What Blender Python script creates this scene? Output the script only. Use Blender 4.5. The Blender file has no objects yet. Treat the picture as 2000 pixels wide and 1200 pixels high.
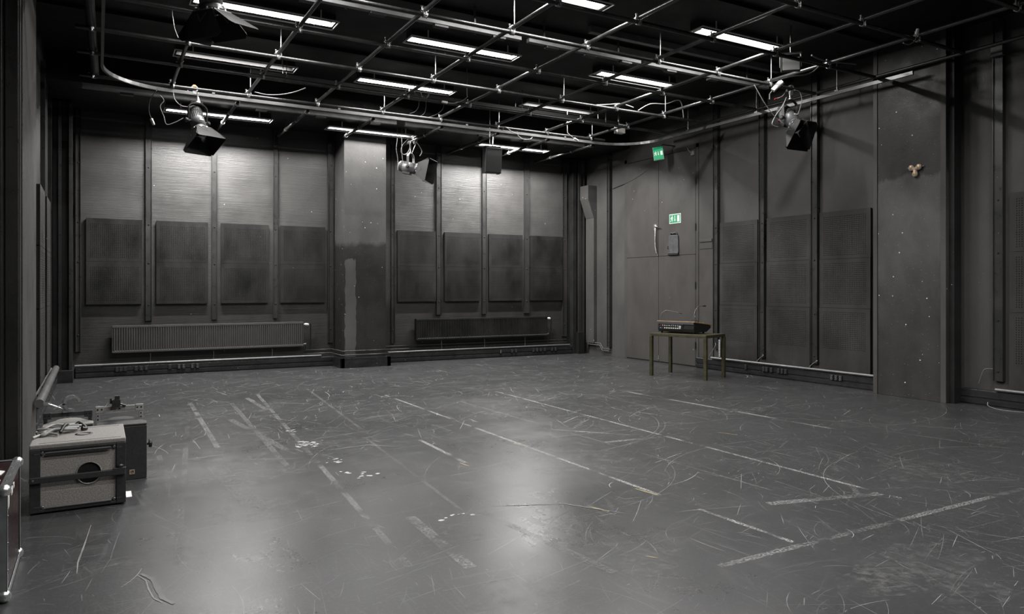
import bpy, bmesh, math, random
from mathutils import Matrix, Vector
random.seed(7)
SC = bpy.context.scene
COL = SC.collection
PI = math.pi

# ------------------------------------------------------------------ camera, world, exposure
CAM_H, YAW, F_PX, HOR = 1.5, math.radians(29.72), 1417.65, 564.23
cd = bpy.data.cameras.new('camera'); cam = bpy.data.objects.new('camera', cd); COL.objects.link(cam)
cam.location = (0, 0, CAM_H); cam.rotation_euler = (PI/2, 0, -YAW)
cd.sensor_fit = 'HORIZONTAL'; cd.sensor_width = 36; cd.lens = F_PX*36/2000
cd.shift_y = (HOR-600)/2000; cd.clip_start = 0.05; cd.clip_end = 100
SC.camera = cam
w = bpy.data.worlds.new('world'); SC.world = w; w.use_nodes = True
w.node_tree.nodes['Background'].inputs[0].default_value = (0.9, 0.95, 1, 1)
w.node_tree.nodes['Background'].inputs[1].default_value = 0.0
SC.view_settings.view_transform = 'Standard'; SC.view_settings.look = 'None'
SC.view_settings.gamma = 1; SC.view_settings.use_curve_mapping = False
SC.view_settings.exposure = 0.85
LAMP_W = 42.0          # light output of one fluorescent luminaire
SC.cycles.sample_clamp_indirect = 1.5; SC.cycles.caustics_reflective = False; SC.cycles.caustics_refractive = False
SC.cycles.max_bounces = 6; SC.cycles.diffuse_bounces = 3; SC.cycles.glossy_bounces = 3; SC.cycles.transparent_max_bounces = 6

# ------------------------------------------------------------------ measuring helpers (pixel ray meets a real plane)
_c, _s = math.cos(YAW), math.sin(YAW)
def ray(px, py):
    a = (px-1000)/F_PX
    return Vector((_c*a+_s, -_s*a+_c, -(py-HOR)/F_PX))
def fz(px, py, z):
    r = ray(px, py); return r*((z-CAM_H)/r.z)+Vector((0, 0, CAM_H))
def fy(px, py, Y):
    r = ray(px, py); return r*(Y/r.y)+Vector((0, 0, CAM_H))
def fx(px, py, X):
    r = ray(px, py); return r*(X/r.x)+Vector((0, 0, CAM_H))

# ------------------------------------------------------------------ materials
MATS = {}
class NT:
    def __init__(s, name):
        m = bpy.data.materials.new(name); m.use_nodes = True; s.m = m
        s.t = m.node_tree; s.n = s.t.nodes; s.b = s.n['Principled BSDF']; MATS[name] = m
    def node(s, typ, **k):
        n = s.n.new(typ)
        for a, v in k.items():
            if a.startswith('i_'):
                key = a[2:]; key = int(key) if key.isdigit() else key.replace('_', ' ')
                n.inputs[key].default_value = v
            else: setattr(n, a, v)
        return n
    def link(s, a, b): s.t.links.new(a, b)
    def coord(s, scale=(1, 1, 1)):
        t = s.node('ShaderNodeNewGeometry'); mp = s.node('ShaderNodeMapping'); mp.inputs['Scale'].default_value = scale
        s.link(t.outputs['Position'], mp.inputs['Vector']); return mp.outputs[0]
    def noise(s, sc, det=5, rough=.6, co=None, dist=0):
        n = s.node('ShaderNodeTexNoise'); n.inputs['Scale'].default_value = sc; n.inputs['Detail'].default_value = det
        n.inputs['Roughness'].default_value = rough; n.inputs['Distortion'].default_value = dist
        s.link(co if co else s.coord(), n.inputs['Vector']); return n.outputs['Fac']
    def ramp(s, f, a, b, ca=(0, 0, 0, 1), cb=(1, 1, 1, 1)):
        r = s.node('ShaderNodeValToRGB'); e = r.color_ramp.elements
        e[0].position = a; e[1].position = b; e[0].color = ca; e[1].color = cb
        s.link(f, r.inputs[0]); return r.outputs[0]
    def mix(s, f, a, b):
        m = s.node('ShaderNodeMix', data_type='RGBA')
        for v, i in ((f, 0), (a, 6), (b, 7)):
            if isinstance(v, (tuple, list)): m.inputs[i].default_value = v if len(v) == 4 else (*v, 1)
            elif isinstance(v, (int, float)): m.inputs[i].default_value = v
            else: s.link(v, m.inputs[i])
        return m.outputs[2]
    def math(s, op, a, b=0.0, clamp=False):
        m = s.node('ShaderNodeMath', operation=op); m.use_clamp = clamp
        for v, i in ((a, 0), (b, 1)):
            if isinstance(v, (int, float)): m.inputs[i].default_value = v
            else: s.link(v, m.inputs[i])
        return m.outputs[0]
    def bump(s, h, st, dist=.01):
        b = s.node('ShaderNodeBump'); b.inputs['Strength'].default_value = st; b.inputs['Distance'].default_value = dist
        s.link(h, b.inputs['Height']); s.link(b.outputs[0], s.b.inputs['Normal'])
    def chips(s, scale, thr, keep):
        v = s.node('ShaderNodeTexVoronoi'); v.inputs['Scale'].default_value = scale
        s.link(s.coord(), v.inputs['Vector'])
        a = s.math('LESS_THAN', v.outputs['Distance'], thr)
        sep = s.node('ShaderNodeSeparateColor'); s.link(v.outputs['Color'], sep.inputs[0])
        k = s.math('LESS_THAN', sep.outputs[0], keep)
        return s.math('MULTIPLY', a, k)

def simple(name, col, rough=.5, metal=0.0, var=.25, nscale=8, bump=0.0, bscale=200, emit=None, spec=None):
    t = NT(name)
    if var:
        f = t.noise(nscale, 4)
        lo = tuple(c*(1-var) for c in col); hi = tuple(min(1, c*(1+var)) for c in col)
        t.link(t.ramp(f, .3, .7, (*lo, 1), (*hi, 1)), t.b.inputs['Base Color'])
        t.link(t.math('ADD', t.math('MULTIPLY', t.noise(nscale*2.3, 3), .15), rough-.075), t.b.inputs['Roughness'])
    else:
        t.b.inputs['Base Color'].default_value = (*col, 1); t.b.inputs['Roughness'].default_value = rough
    t.b.inputs['Metallic'].default_value = metal
    if spec is not None: t.b.inputs['Specular IOR Level'].default_value = spec
    if bump: t.bump(t.noise(bscale, 3), bump, .002)
    if emit:
        t.b.inputs['Emission Color'].default_value = (*emit[:3], 1); t.b.inputs['Emission Strength'].default_value = emit[3]
    return t.m

def painted(name, lo, hi, rough=.45, scale=1.2, stretch=(1, 1, 1), bump=.3, bstretch=(1, 1, 1), bscale=25, chip=(9, .035, .12), zpatch=None, bdist=.01, spec=.22):
    """black paint in uneven coats, small white chips; zpatch = list of (height, half-softness, factor) paint-coat edges and soft tone ramps"""
    t = NT(name)
    f = t.noise(scale, 7, .65, t.coord(stretch))
    col = t.ramp(f, .32, .68, (*lo, 1), (*hi, 1))
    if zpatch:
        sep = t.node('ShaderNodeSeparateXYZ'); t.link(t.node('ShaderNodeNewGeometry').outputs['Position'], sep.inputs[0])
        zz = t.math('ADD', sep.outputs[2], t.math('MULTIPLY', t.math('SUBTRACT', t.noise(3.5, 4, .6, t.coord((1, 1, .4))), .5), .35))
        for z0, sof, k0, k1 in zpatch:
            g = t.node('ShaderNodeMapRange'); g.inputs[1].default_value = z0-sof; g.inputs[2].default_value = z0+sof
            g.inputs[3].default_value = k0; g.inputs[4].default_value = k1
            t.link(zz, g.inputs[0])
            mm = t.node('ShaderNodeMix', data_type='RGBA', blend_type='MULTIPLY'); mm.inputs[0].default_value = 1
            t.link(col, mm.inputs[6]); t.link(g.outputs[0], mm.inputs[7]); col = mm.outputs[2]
    t.b.inputs['Specular IOR Level'].default_value = spec
    if chip:
        col = t.mix(t.chips(*chip), col, (.62, .61, .58)); 
        col = t.mix(t.chips(chip[0]*2.7, chip[1]*.9, chip[2]*.6), col, (.35, .34, .32))
    t.link(col, t.b.inputs['Base Color'])
    t.link(t.ramp(t.noise(scale*2, 5), .3, .7, (rough-.1,)*3+(1,), (rough+.12,)*3+(1,)), t.b.inputs['Roughness'])
    if bump: t.bump(t.noise(bscale, 6, .6, t.coord(bstretch), 1.2), bump, bdist)
    return t.m

painted('brick_paint', (.042, .041, .040), (.062, .060, .058), .40, 1.1, (1, 1, 1), .36, (.10, .10, 3.0), 16, (7, .045, .22), [(1.22, .08, .62, 1.0)], bdist=.012, spec=.45)
painted('column_paint', (.050, .049, .048), (.072, .070, .068), .42, 2.2, (1, 1, .5), .25, (1, 1, 1), 22, (8, .06, .7), [(2.35, .05, .34, 1.0)])
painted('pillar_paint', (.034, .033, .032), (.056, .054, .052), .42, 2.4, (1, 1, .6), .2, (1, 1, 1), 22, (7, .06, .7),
        [(3.05, .03, 1.9, .8), (1.75, .8, .45, 1.0)])  # crisp coat edge high up, then a slow darkening towards the floor
painted('board_paint', (.056, .0545, .0525), (.080, .0775, .0745), .45, 1.3, (1, 1, .6), .15, (1, 1, .4), 20, (6, .045, .5))
painted('door_paint', (.050, .047, .044), (.070, .066, .062), .45, 1.6, (1, 1, .45), .15, (1, 1, .5), 16, (6, .045, .55))
painted('dark_paint', (.012, .012, .012), (.022, .022, .022), .5, 2, (1, 1, 1), .2, (1, 1, 1), 25, (6, .025, .2))
painted('ceiling_paint', (.010, .010, .010), (.016, .016, .016), .55, .8, (1, 1, 1), .15, (1, 1, 1), 12, None)
painted('perf_paint', (.005, .0049, .0047), (.024, .0235, .0225), .55, 2.6, (1, 1, .45), .12, (1, 1, 1), 40, (5, .02, .2))
painted('perf_paint_grey', (.020, .0195, .019), (.044, .043, .041), .5, 2.2, (1, 1, .45), .12, (1, 1, 1), 40, (5, .03, .3))
painted('trunk_paint', (.011, .011, .012), (.024, .024, .026), .3, 3, (.5, .5, 2), .25, (.4, .4, 1.4), 18, (9, .04, .25), spec=.5)
painted('rail_paint', (.020, .020, .020), (.034, .033, .032), .33, 3, (1, 1, .25), .1, (1, 1, .3), 30, (8, .03, .15), spec=.5)
painted('radiator_paint', (.052, .0505, .049), (.068, .066, .064), .38, 4, (1, 1, .5), .1, (1, 1, 1), 60, (9, .03, .1), spec=.5)
simple('hole_void', (.004, .004, .004), .9, var=0)
simple('pipe_paint', (.020, .020, .020), .3, 0, .5, 9, .15, 90)
simple('dark_pipe_paint', (.010, .010, .010), .4, 0, .4, 9, .1, 90)
simple('clamp_steel', (.22, .22, .22), .35, .8, .4, 30)
simple('bright_steel', (.55, .55, .54), .3, .85, .25, 20)
simple('trunking_grey', (.20, .20, .20), .4, .2, .2, 8)
simple('track_grey', (.13, .13, .13), .35, .3, .2, 6)
simple('white_enamel', (.80, .80, .78), .35, 0, .05, 5)
simple('white_plastic', (.72, .70, .66), .4, 0, .08, 8)
simple('lamp_grey', (.11, .11, .114), .42, .2, .15, 20, .1, 200)
simple('lamp_black', (.018, .018, .018), .4, 0, .3, 20)
simple('flap_black', (.010, .010, .010), .5, 0, .3, 12, spec=.3)
simple('flap_edge', (.16, .16, .16), .35, .3, .2, 12)
simple('glass_lens', (.05, .055, .06), .08, 0, 0)
simple('cable_grey', (.22, .215, .21), .5, 0, .15, 20)
simple('cable_black', (.010, .010, .010), .45, 0, .2, 20)
simple('red_plastic', (.22, .018, .014), .4, 0, .1, 20)
simple('orange_plastic', (.75, .22, .04), .4, 0, .1, 20)
simple('blue_tape', (.05, .30, .50), .5, 0, .1, 20)
simple('exit_green', (.0, .30, .12), .4, 0, .08, 8)
simple('exit_green_lit', (.0, .35, .14), .4, 0, 0, emit=(.0, .40, .16, .2))
simple('sign_white_lit', (.8, .85, .8), .4, 0, 0, emit=(.8, .95, .85, .3))
simple('sign_white', (.78, .80, .76), .4, 0, .03, 8)
simple('tape_black', (.06, .06, .064), .5, 0, .3, 14, .4, 40)
simple('olive_steel', (.050, .046, .022), .45, .2, .35, 14, .1, 60)
simple('console_black', (.012, .012, .013), .35, 0, .3, 14)
simple('console_grey', (.07, .07, .075), .4, 0, .2, 14)
simple('oak_trim', (.42, .24, .10), .45, 0, .2, 14)
simple('screen_blue', (.06, .08, .16), .15, 0, 0)
simple('speaker_foam', (.30, .282, .262), .8, 0, .55, 150, .5, 250)
simple('speaker_lid', (.215, .203, .19), .6, 0, .35, 150, .3, 250)
simple('speaker_black', (.028, .028, .029), .45, 0, .25, 60, .2, 250)
simple('cone_paper', (.10, .095, .09), .5, 0, .1, 20)
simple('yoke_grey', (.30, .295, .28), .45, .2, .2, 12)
simple('alu', (.55, .57, .58), .3, .9, .12, 14)
simple('ball_steel', (.62, .66, .64), .28, .9, .15, 10)
simple('case_laminate', (.020, .0065, .0075), .28, 0, .2, 6)
simple('paper', (.80, .80, .78), .6, 0, .03, 10)
simple('brass', (.50, .38, .27), .4, .25, .3, 40)
simple('scuff_white', (.34, .34, .33), .55, 0, .35, 6)
simple('scuff_grey', (.20, .20, .20), .5, 0, .4, 5)
simple('scuff_dim', (.105, .105, .107), .45, 0, .4, 5)
simple('scuff_yellow', (.20, .17, .07), .55, 0, .3, 6)
t = NT('tube_glow'); t.b.inputs['Base Color'].default_value = (.8, .8, .8, 1)
t.b.inputs['Emission Color'].default_value = (1, .98, .955, 1); t.b.inputs['Emission Strength'].default_value = 3.0; t.m.cycles.emission_sampling = 'NONE'
# floor: black stage vinyl, worn and re-painted, glossy in places
t = NT('stage_floor')
co = t.coord()
big = t.noise(.6, 6, .6, co); fine = t.noise(7, 8, .7, t.coord((1, .55, 1))); brush = t.noise(9, 6, .75, t.coord((3.2, .35, 1)))
brush2 = t.noise(9, 6, .75, t.coord((.35, 2.6, 1)))
f = t.math('ADD', t.math('MULTIPLY', big, .4), t.math('ADD', t.math('MULTIPLY', fine, .35), t.math('MULTIPLY', brush2, .25)))
col = t.ramp(big, .3, .7, (.032, .0321, .0330, 1), (.042, .0422, .0434, 1))
gate = t.ramp(t.noise(.8, 4), .38, .62)
for k_, (rot, sx, sy, thr, amt) in enumerate(((.1, 26, .9, .66, .45), (1.62, 24, .9, .66, .45), (.75, 30, 1.1, .68, .4))):
    tc = t.node('ShaderNodeNewGeometry'); mp = t.node('ShaderNodeMapping'); mp.inputs['Rotation'].default_value = (0, 0, rot); mp.inputs['Location'].default_value = (3.7*k_, 1.9*k_, 0)
    t.link(tc.outputs['Position'], mp.inputs['Vector'])
    wp = t.node('ShaderNodeTexNoise'); wp.inputs['Scale'].default_value = 1.1; t.link(mp.outputs[0], wp.inputs['Vector'])
    ad = t.node('ShaderNodeVectorMath', operation='MULTIPLY_ADD'); ad.inputs[1].default_value = (.25, .25, 0); t.link(wp.outputs['Color'], ad.inputs[0]); t.link(mp.outputs[0], ad.inputs[2])
    sc_ = t.node('ShaderNodeVectorMath', operation='MULTIPLY'); sc_.inputs[1].default_value = (sx, sy, 1); t.link(ad.outputs[0], sc_.inputs[0])
    st = t.noise(1.0, 3, .6, sc_.outputs[0])
    col = t.mix(t.math('MULTIPLY', t.math('MULTIPLY', t.ramp(st, thr, thr+.04), gate), amt), col, (.100, .100, .102))
# hairline scratches in two directions, broken up by noise
for rot, sc, k in ((.35, 5, .55), (1.35, 7, .5), (2.2, 4, .5)):
    tc = t.node('ShaderNodeNewGeometry'); mp = t.node('ShaderNodeMapping'); mp.inputs['Rotation'].default_value = (0, 0, rot)
    mp.inputs['Scale'].default_value = (sc, sc*.08, 1)
    t.link(tc.outputs['Position'], mp.inputs['Vector'])
    wv = t.node('ShaderNodeTexVoronoi', feature='DISTANCE_TO_EDGE'); wv.inputs['Scale'].default_value = 1.6
    mx = t.node('ShaderNodeMix', data_type='VECTOR'); mx.inputs[0].default_value = .12
    nn = t.node('ShaderNodeTexNoise'); nn.inputs['Scale'].default_value = 1.2; t.link(mp.outputs[0], nn.inputs['Vector'])
    t.link(mp.outputs[0], mx.inputs[4]); t.link(nn.outputs['Color'], mx.inputs[5]); t.link(mx.outputs[1], wv.inputs['Vector'])
    line = t.math('LESS_THAN', wv.outputs['Distance'], .010)
    line = t.math('MULTIPLY', line, t.ramp(t.noise(2.4, 4), .47, .62))
    col = t.mix(t.math('MULTIPLY', line, k), col, (.07, .07, .07))
col = t.mix(t.math('MULTIPLY', t.ramp(t.noise(42, 3, .7), .58, .70), .45), col, (.11, .11, .112))
col = t.mix(t.chips(5, .03, .25), col, (.16, .155, .15))
t.b.inputs['Specular IOR Level'].default_value = .38
t.link(col, t.b.inputs['Base Color'])
t.link(t.ramp(t.math('ADD', t.math('MULTIPLY', t.noise(.9, 5), .6), t.math('MULTIPLY', fine, .4)), .35, .65, (.25,)*3+(1,), (.36,)*3+(1,)), t.b.inputs['Roughness'])
t.bump(t.math('ADD', t.math('MULTIPLY', t.noise(55, 5, .7), .6), t.math('MULTIPLY', t.noise(6, 4), .4)), .3, .004)

def residue_mat(name, col, grain, gap, soft, keep, amt=.75):
    t = NT(name); t.b.inputs['Base Color'].default_value = (*col, 1); t.b.inputs['Roughness'].default_value = .5
    a = t.ramp(t.noise(grain, 6, .7), keep-soft, keep+soft); b = t.ramp(t.noise(gap, 4, .6), .40, .56)
    t.link(t.math('MULTIPLY', t.math('MULTIPLY', a, b), amt), t.b.inputs['Alpha']); return t.m
residue_mat('tape_white', (.42, .42, .41), 75, 2.6, .05, .50)
residue_mat('tape_grey', (.23, .23, .23), 65, 2.2, .06, .50)
residue_mat('tape_ghost', (.13, .13, .13), 55, 1.6, .10, .50)
residue_mat('tape_yellow', (.26, .22, .09), 30, 6, .05, .47)
residue_mat('rubbed_patch', (.13, .13, .13), 16, 4.5, .12, .55, .45)
# ------------------------------------------------------------------ mesh builder
class MB:
    def __init__(s): s.v = []; s.f = []; s.mi = []; s.cur = 0; s.M = Matrix.Identity(4); s.smooth = []
    def add(s, vs, fs, sm=False):
        b = len(s.v)
        s.v += [s.M @ Vector(p) for p in vs]
        for f in fs: s.f.append(tuple(i+b for i in f)); s.mi.append(s.cur); s.smooth.append(sm)
    def box(s, x0, x1, y0, y1, z0, z1):
        s.add([(x0, y0, z0), (x1, y0, z0), (x1, y1, z0), (x0, y1, z0), (x0, y0, z1), (x1, y0, z1), (x1, y1, z1), (x0, y1, z1)],
              [(3, 2, 1, 0), (4, 5, 6, 7), (0, 1, 5, 4), (1, 2, 6, 5), (2, 3, 7, 6), (3, 0, 4, 7)]); return s
    def quad(s, a, b, c, d): s.add([a, b, c, d], [(0, 1, 2, 3)]); return s
    def prism(s, poly, d):
        """poly: 3-d outline, d: extrusion vector"""
        n = len(poly); d = Vector(d); p = [Vector(q) for q in poly]
        s.add(p+[q+d for q in p], [tuple(range(n-1, -1, -1)), tuple(range(n, 2*n))]+[(i, (i+1) % n, n+(i+1) % n, n+i) for i in range(n)]); return s
    def rings(s, rs, caps=(True, True), sm=True):
        n = len(rs[0]); vs = [p for r in rs for p in r]; fs = []
        for k in range(len(rs)-1):
            for i in range(n): fs.append((k*n+i, k*n+(i+1) % n, (k+1)*n+(i+1) % n, (k+1)*n+i))
        s.add(vs, fs, sm)
        if caps[0]: s.add(rs[0], [tuple(range(n-1, -1, -1))])
        if caps[1]: s.add(rs[-1], [tuple(range(n))])
        return s
    def lathe(s, p0, ax, prof, seg=24, caps=(True, True), sm=True):
        """prof: list of (distance along axis, radius)"""
        ax = Vector(ax).normalized(); u = ax.orthogonal().normalized(); w_ = ax.cross(u); p0 = Vector(p0)
        s.rings([[p0+ax*d+(u*math.cos(2*PI*i/seg)+w_*math.sin(2*PI*i/seg))*r for i in range(seg)] for d, r in prof], caps, sm); return s
    def cyl(s, a, b, r, seg=14, r2=None, sm=True):
        a = Vector(a); b = Vector(b); s.lathe(a, b-a, [(0, r), ((b-a).length, r if r2 is None else r2)], seg, sm=sm); return s
    def tube(s, pts, r, seg=8, closed=False, prof=None):
        pts = [Vector(p) for p in pts]; n = len(pts); rs = []; up = None
        for i in range(n):
            if closed: d = pts[(i+1) % n]-pts[i-1]
            else: d = pts[min(i+1, n-1)]-pts[max(i-1, 0)]
            d.normalize()
            if up is None:
                up = Vector((0, 0, 1)) if abs(d.z) < .9 else Vector((1, 0, 0))
            u = d.cross(up); 
            if u.length < 1e-4: u = d.orthogonal()
            u.normalize(); vv = u.cross(d); up = vv if prof is None else Vector((0, 0, 1))
            if prof: rs.append([pts[i]+u*a+vv*b for a, b in prof])
            else: rs.append([pts[i]+(u*math.cos(2*PI*k/seg)+vv*math.sin(2*PI*k/seg))*r for k in range(seg)])
        if closed: rs.append(rs[0])
        s.rings(rs, (not closed, not closed), prof is None); return s
    def sphere(s, c, r, seg=14, sc=(1, 1, 1)):
        c = Vector(c); rs = []
        for k in range(1, seg//2):
            a = PI*k/(seg//2)
            rs.append([c+Vector((math.sin(a)*math.cos(2*PI*i/seg)*r*sc[0], math.sin(a)*math.sin(2*PI*i/seg)*r*sc[1], -math.cos(a)*r*sc[2])) for i in range(seg)])
        s.rings(rs); return s
    def build(s, name, mat, parent=None, bevel=0, seg=2):
        me = bpy.data.meshes.new(name)
        vs = s.v
        if parent is not None and parent.name in TM:
            inv = TM[parent.name].inverted(); vs = [inv @ p for p in vs]
        elif parent is None and s.v and not getattr(s, 'raw', False):
            xs = [p.x for p in vs]; ys = [p.y for p in vs]; zs = [p.z for p in vs]
            org = Vector(((min(xs)+max(xs))/2, (min(ys)+max(ys))/2, min(zs)))
            vs = [p-org for p in vs]
        me.from_pydata([tuple(p) for p in vs], [], s.f); 
        mats = mat if isinstance(mat, (list, tuple)) else [mat]
        for m in mats: me.materials.append(MATS[m])
        me.polygons.foreach_set('material_index', s.mi); me.polygons.foreach_set('use_smooth', s.smooth)
        me.update()
        o = bpy.data.objects.new(name, me); COL.objects.link(o)
        if parent is not None: o.parent = parent; TM[o.name] = TM.get(parent.name, Matrix.Identity(4))
        elif s.v and not getattr(s, 'raw', False): o.location = org; TM[o.name] = Matrix.Translation(org)
        else: TM[o.name] = Matrix.Identity(4)
        if bevel:
            b = o.modifiers.new('bevel', 'BEVEL'); b.width = bevel; b.segments = seg; b.limit_method = 'ANGLE'; b.angle_limit = math.radians(40)
        return o
TM = {}
def tag(o, label, cat, group=None, kind=None):
    if label: o['label'] = label
    if cat: o['category'] = cat
    if group: o['group'] = group
    if kind: o['kind'] = kind
    return o
def struct(o): o['kind'] = 'structure'; return o
def thing(name, label, cat, loc=(0, 0, 0), rot=None, group=None):
    o = bpy.data.objects.new(name, None); COL.objects.link(o); o.empty_display_size = .1
    M = Matrix.Translation(Vector(loc))
    if rot is not None: M = M @ (Matrix.Rotation(rot, 4, 'Z') if isinstance(rot, (int, float)) else rot.to_4x4())
    o.matrix_world = M; TM[o.name] = M
    o.location = M.to_translation(); o.rotation_euler = M.to_euler()
    return tag(o, label, cat, group)
def copy_tree(o, parent=None):
    c = o.copy(); COL.objects.link(c)
    if parent is not None: c.parent = parent
    for ch in list(o.children): copy_tree(ch, c)
    return c
ORD = ['first', 'second', 'third', 'fourth', 'fifth', 'sixth', 'seventh', 'eighth', 'ninth', 'tenth', 'eleventh', 'twelfth']

# ================================================================== THE ROOM
XR = 9.95; XL = -0.65; YN = -1.6; ZC = 4.95; ZS = 4.52; YS = 12.32
MBW = Matrix.Translation((4, 14.12, 0)) @ Matrix.Rotation(-math.atan(.023), 4, 'Z') @ Matrix.Translation((-4, 0, 0))
def bw():
    m = MB(); m.M = MBW; return m          # x = room x, y = minus the distance in front of the back wall
def ybw(px, py, d):
    """point of the pixel ray on the plane d in front of the back wall"""
    r = ray(px, py); t_ = (14.12-d+.023*4)/(r.y+.023*r.x); return r*t_+Vector((0, 0, CAM_H))

# floor: one slab; scratches, tape residue and scuffs are thin faces of the same mesh
m = MB(); m.raw = True
m.quad((-1.6, YN-.1, 0), (10.2, YN-.1, 0), (10.2, 14.5, 0), (-1.6, 14.5, 0))
rnd = random.Random(11)
def strip(pts, wd, z):
    vs = []; n = len(pts)
    for i, p in enumerate(pts):
        a = pts[max(i-1, 0)]; b = pts[min(i+1, n-1)]
        dx, dy = b[0]-a[0], b[1]-a[1]; L = math.hypot(dx, dy) or 1
        k = wd*.5*(.35+.65*math.sin(PI*(i+.5)/n))*rnd.uniform(.7, 1.3)
        vs += [(p[0]-dy/L*k, p[1]+dx/L*k, z), (p[0]+dy/L*k, p[1]-dx/L*k, z)]
    m.add(vs, [(2*i, 2*i+1, 2*i+3, 2*i+2) for i in range(n-1)])
for q in range(8000):
    x, y = rnd.uniform(-.6, 9.7), rnd.uniform(1.6, 13.9)
    near = max(0.25, min(1, y/9))
    kind = rnd.random(); m.cur = 2 if kind < .5 else (3 if kind < .95 else 1)
    L = rnd.choice((.05, .08, .12, .2, .3, .55)); 
    a = rnd.choice((rnd.uniform(0, PI), rnd.gauss(.05, .25), rnd.gauss(1.5, .3), rnd.gauss(.45, .2)))
    cv = rnd.gauss(0, .8)/max(L, .15) if rnd.random() < .4 else rnd.gauss(0, .1)
    pts = []; n = 3+int(L*16)
    for i in range(n): pts.append((x, y)); x += math.cos(a)*L/n; y += math.sin(a)*L/n; a += cv*L/n
    strip(pts, rnd.choice((.0012, .0016, .0022, .0032))*(1.0 if near < .7 else 1.8), .0006)
# long arcs where scenery was dragged
for q in range(220):
    cx, cy, r = rnd.uniform(0, 8.5), rnd.uniform(2.6, 11), rnd.uniform(.35, 2.2)
    a0 = rnd.uniform(0, 6.28); da = rnd.uniform(.4, 1.7); n = 26; m.cur = rnd.choice((2, 3, 3))
    strip([(cx+r*math.cos(a0+da*i/n), cy+r*.9*math.sin(a0+da*i/n)) for i in range(n)], rnd.choice((.0016, .0022, .0032)), .0007)
ZT = [0]
def residue(p0, p1, wd, dens, mats):
    """torn tape left along a line: a strip whose ragged flakes come from its material"""
    ZT[0] += 1; d = Vector((p1[0]-p0[0], p1[1]-p0[1])); n = Vector((-d.y, d.x)).normalized()*wd*(.62 if 1 in mats else .75); z = .0010+ZT[0]*.00002
    m.cur = {1: 5, 2: 6, 3: 7}[mats[0]] if dens > .45 else 7
    m.quad((p0[0]-n.x, p0[1]-n.y, z), (p1[0]-n.x, p1[1]-n.y, z), (p1[0]+n.x, p1[1]+n.y, z), (p0[0]+n.x, p0[1]+n.y, z))
def fl(px, py): p = fz(px, py, 0); return (p.x, p.y)
LINES = [((370, 785), (345, 1105), .03, .35, (2, 3)), ((372, 788), (425, 875), .035, .75, (2, 3)), ((452, 788), (560, 910), .035, .4, (3, 3, 2)),
         ((502, 770), (800, 1108), .03, .75, (2, 2, 3)), ((482, 778), (520, 800), .05, .9, (2, 1)), ((600, 760), (735, 860), .025, .3, (3,)),
         ((752, 772), (1290, 968), .028, .72, (1, 2, 2)), ((968, 765), (1760, 974), .03, .8, (1, 2, 2)), ((865, 775), (1600, 985), .02, .4, (3, 2)),
         ((1205, 762), (1625, 838), .045, .9, (1, 1, 2)), ((1130, 765), (1420, 828), .02, .35, (3, 2)), ((700, 845), (905, 1000), .02, .3, (3, 2)),
         ((1365, 995), (1550, 1060), .028, .7, (1, 2)), ((1405, 1107), (2000, 955), .04, .75, (2, 2, 3, 1)), ((800, 1010), (920, 1110), .05, .6, (2, 3)),
         ((310, 890), (345, 1000), .03, .7, (3, 2)), ((1080, 855), (1560, 805), .015, .35, (2, 3)), ((560, 1005), (1000, 900), .01, .3, (3,)),
         ((1000, 760), (1480, 741), .012, .35, (2, 3)), ((640, 762), (1010, 752), .012, .3, (2,)), ((1700, 838), (1990, 880), .02, .3, (3,)),
         ((1225, 770), (1700, 850), .01, .5, (3, 2)), ((1190, 765), (1260, 763), .02, .8, (1, 2)), ((1640, 960), (1990, 1010), .01, .3, (3,)),
         ((820, 860), (910, 905), .03, .6, (1, 2)), ((1080, 840), (1230, 850), .02, .6, (1, 2)), ((880, 930), (960, 915), .01, .5, (2,))]
LINES += [((620, 745), (1180, 728), .012, .6, (3,)), ((1490, 815), (1990, 845), .02, .6, (3,)), ((1100, 770), (1250, 775), .02, .7, (2,)), ((1440, 905), (1520, 890), .05, .7, (3,)),
          ((940, 1000), (1200, 1120), .04, .7, (3,)), ((410, 900), (520, 1010), .10, .7, (3,)), ((1620, 905), (1700, 990), .03, .7, (3,)), ((1500, 985), (1720, 965), .05, .7, (2,)), ((1180, 865), (1330, 850), .04, .7, (2,)), ((450, 820), (560, 880), .05, .6, (3,))]
for a, b, wd, dn, mt in LINES: residue(fl(*a), fl(*b), wd, dn, mt)
for px, py, n, rr in ((570, 842, 10, .09), (603, 868, 30, .16), (652, 903, 10, .08), (700, 930, 8, .12), (680, 925, 5, .05), (890, 1010, 6, .1)):
    c = fl(px, py)
    for k in range(n):
        m.cur = 1; x, y = c[0]+rnd.gauss(0, rr*.45), c[1]+rnd.gauss(0, rr*.55); r = rnd.uniform(.008, .03)
        m.add([(x+r*math.cos(j*PI/3)*rnd.uniform(.4, 1.3), y+r*.8*math.sin(j*PI/3)*rnd.uniform(.4, 1.3), .0022+k*.00003) for j in range(6)], [tuple(range(6))])
for (a, b) in (((1004, 867), (1030, 871)), ((898, 905), (916, 911)), ((1262, 1087), (1285, 1091)), ((1240, 955), (1285, 968)), ((1400, 845), (1440, 850)), ((1150, 990), (1190, 1000))):
    m.cur = 4; strip([fl(*a), fl((a[0]+b[0])/2, (a[1]+b[1])/2), fl(*b)], .018, .0013)
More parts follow.
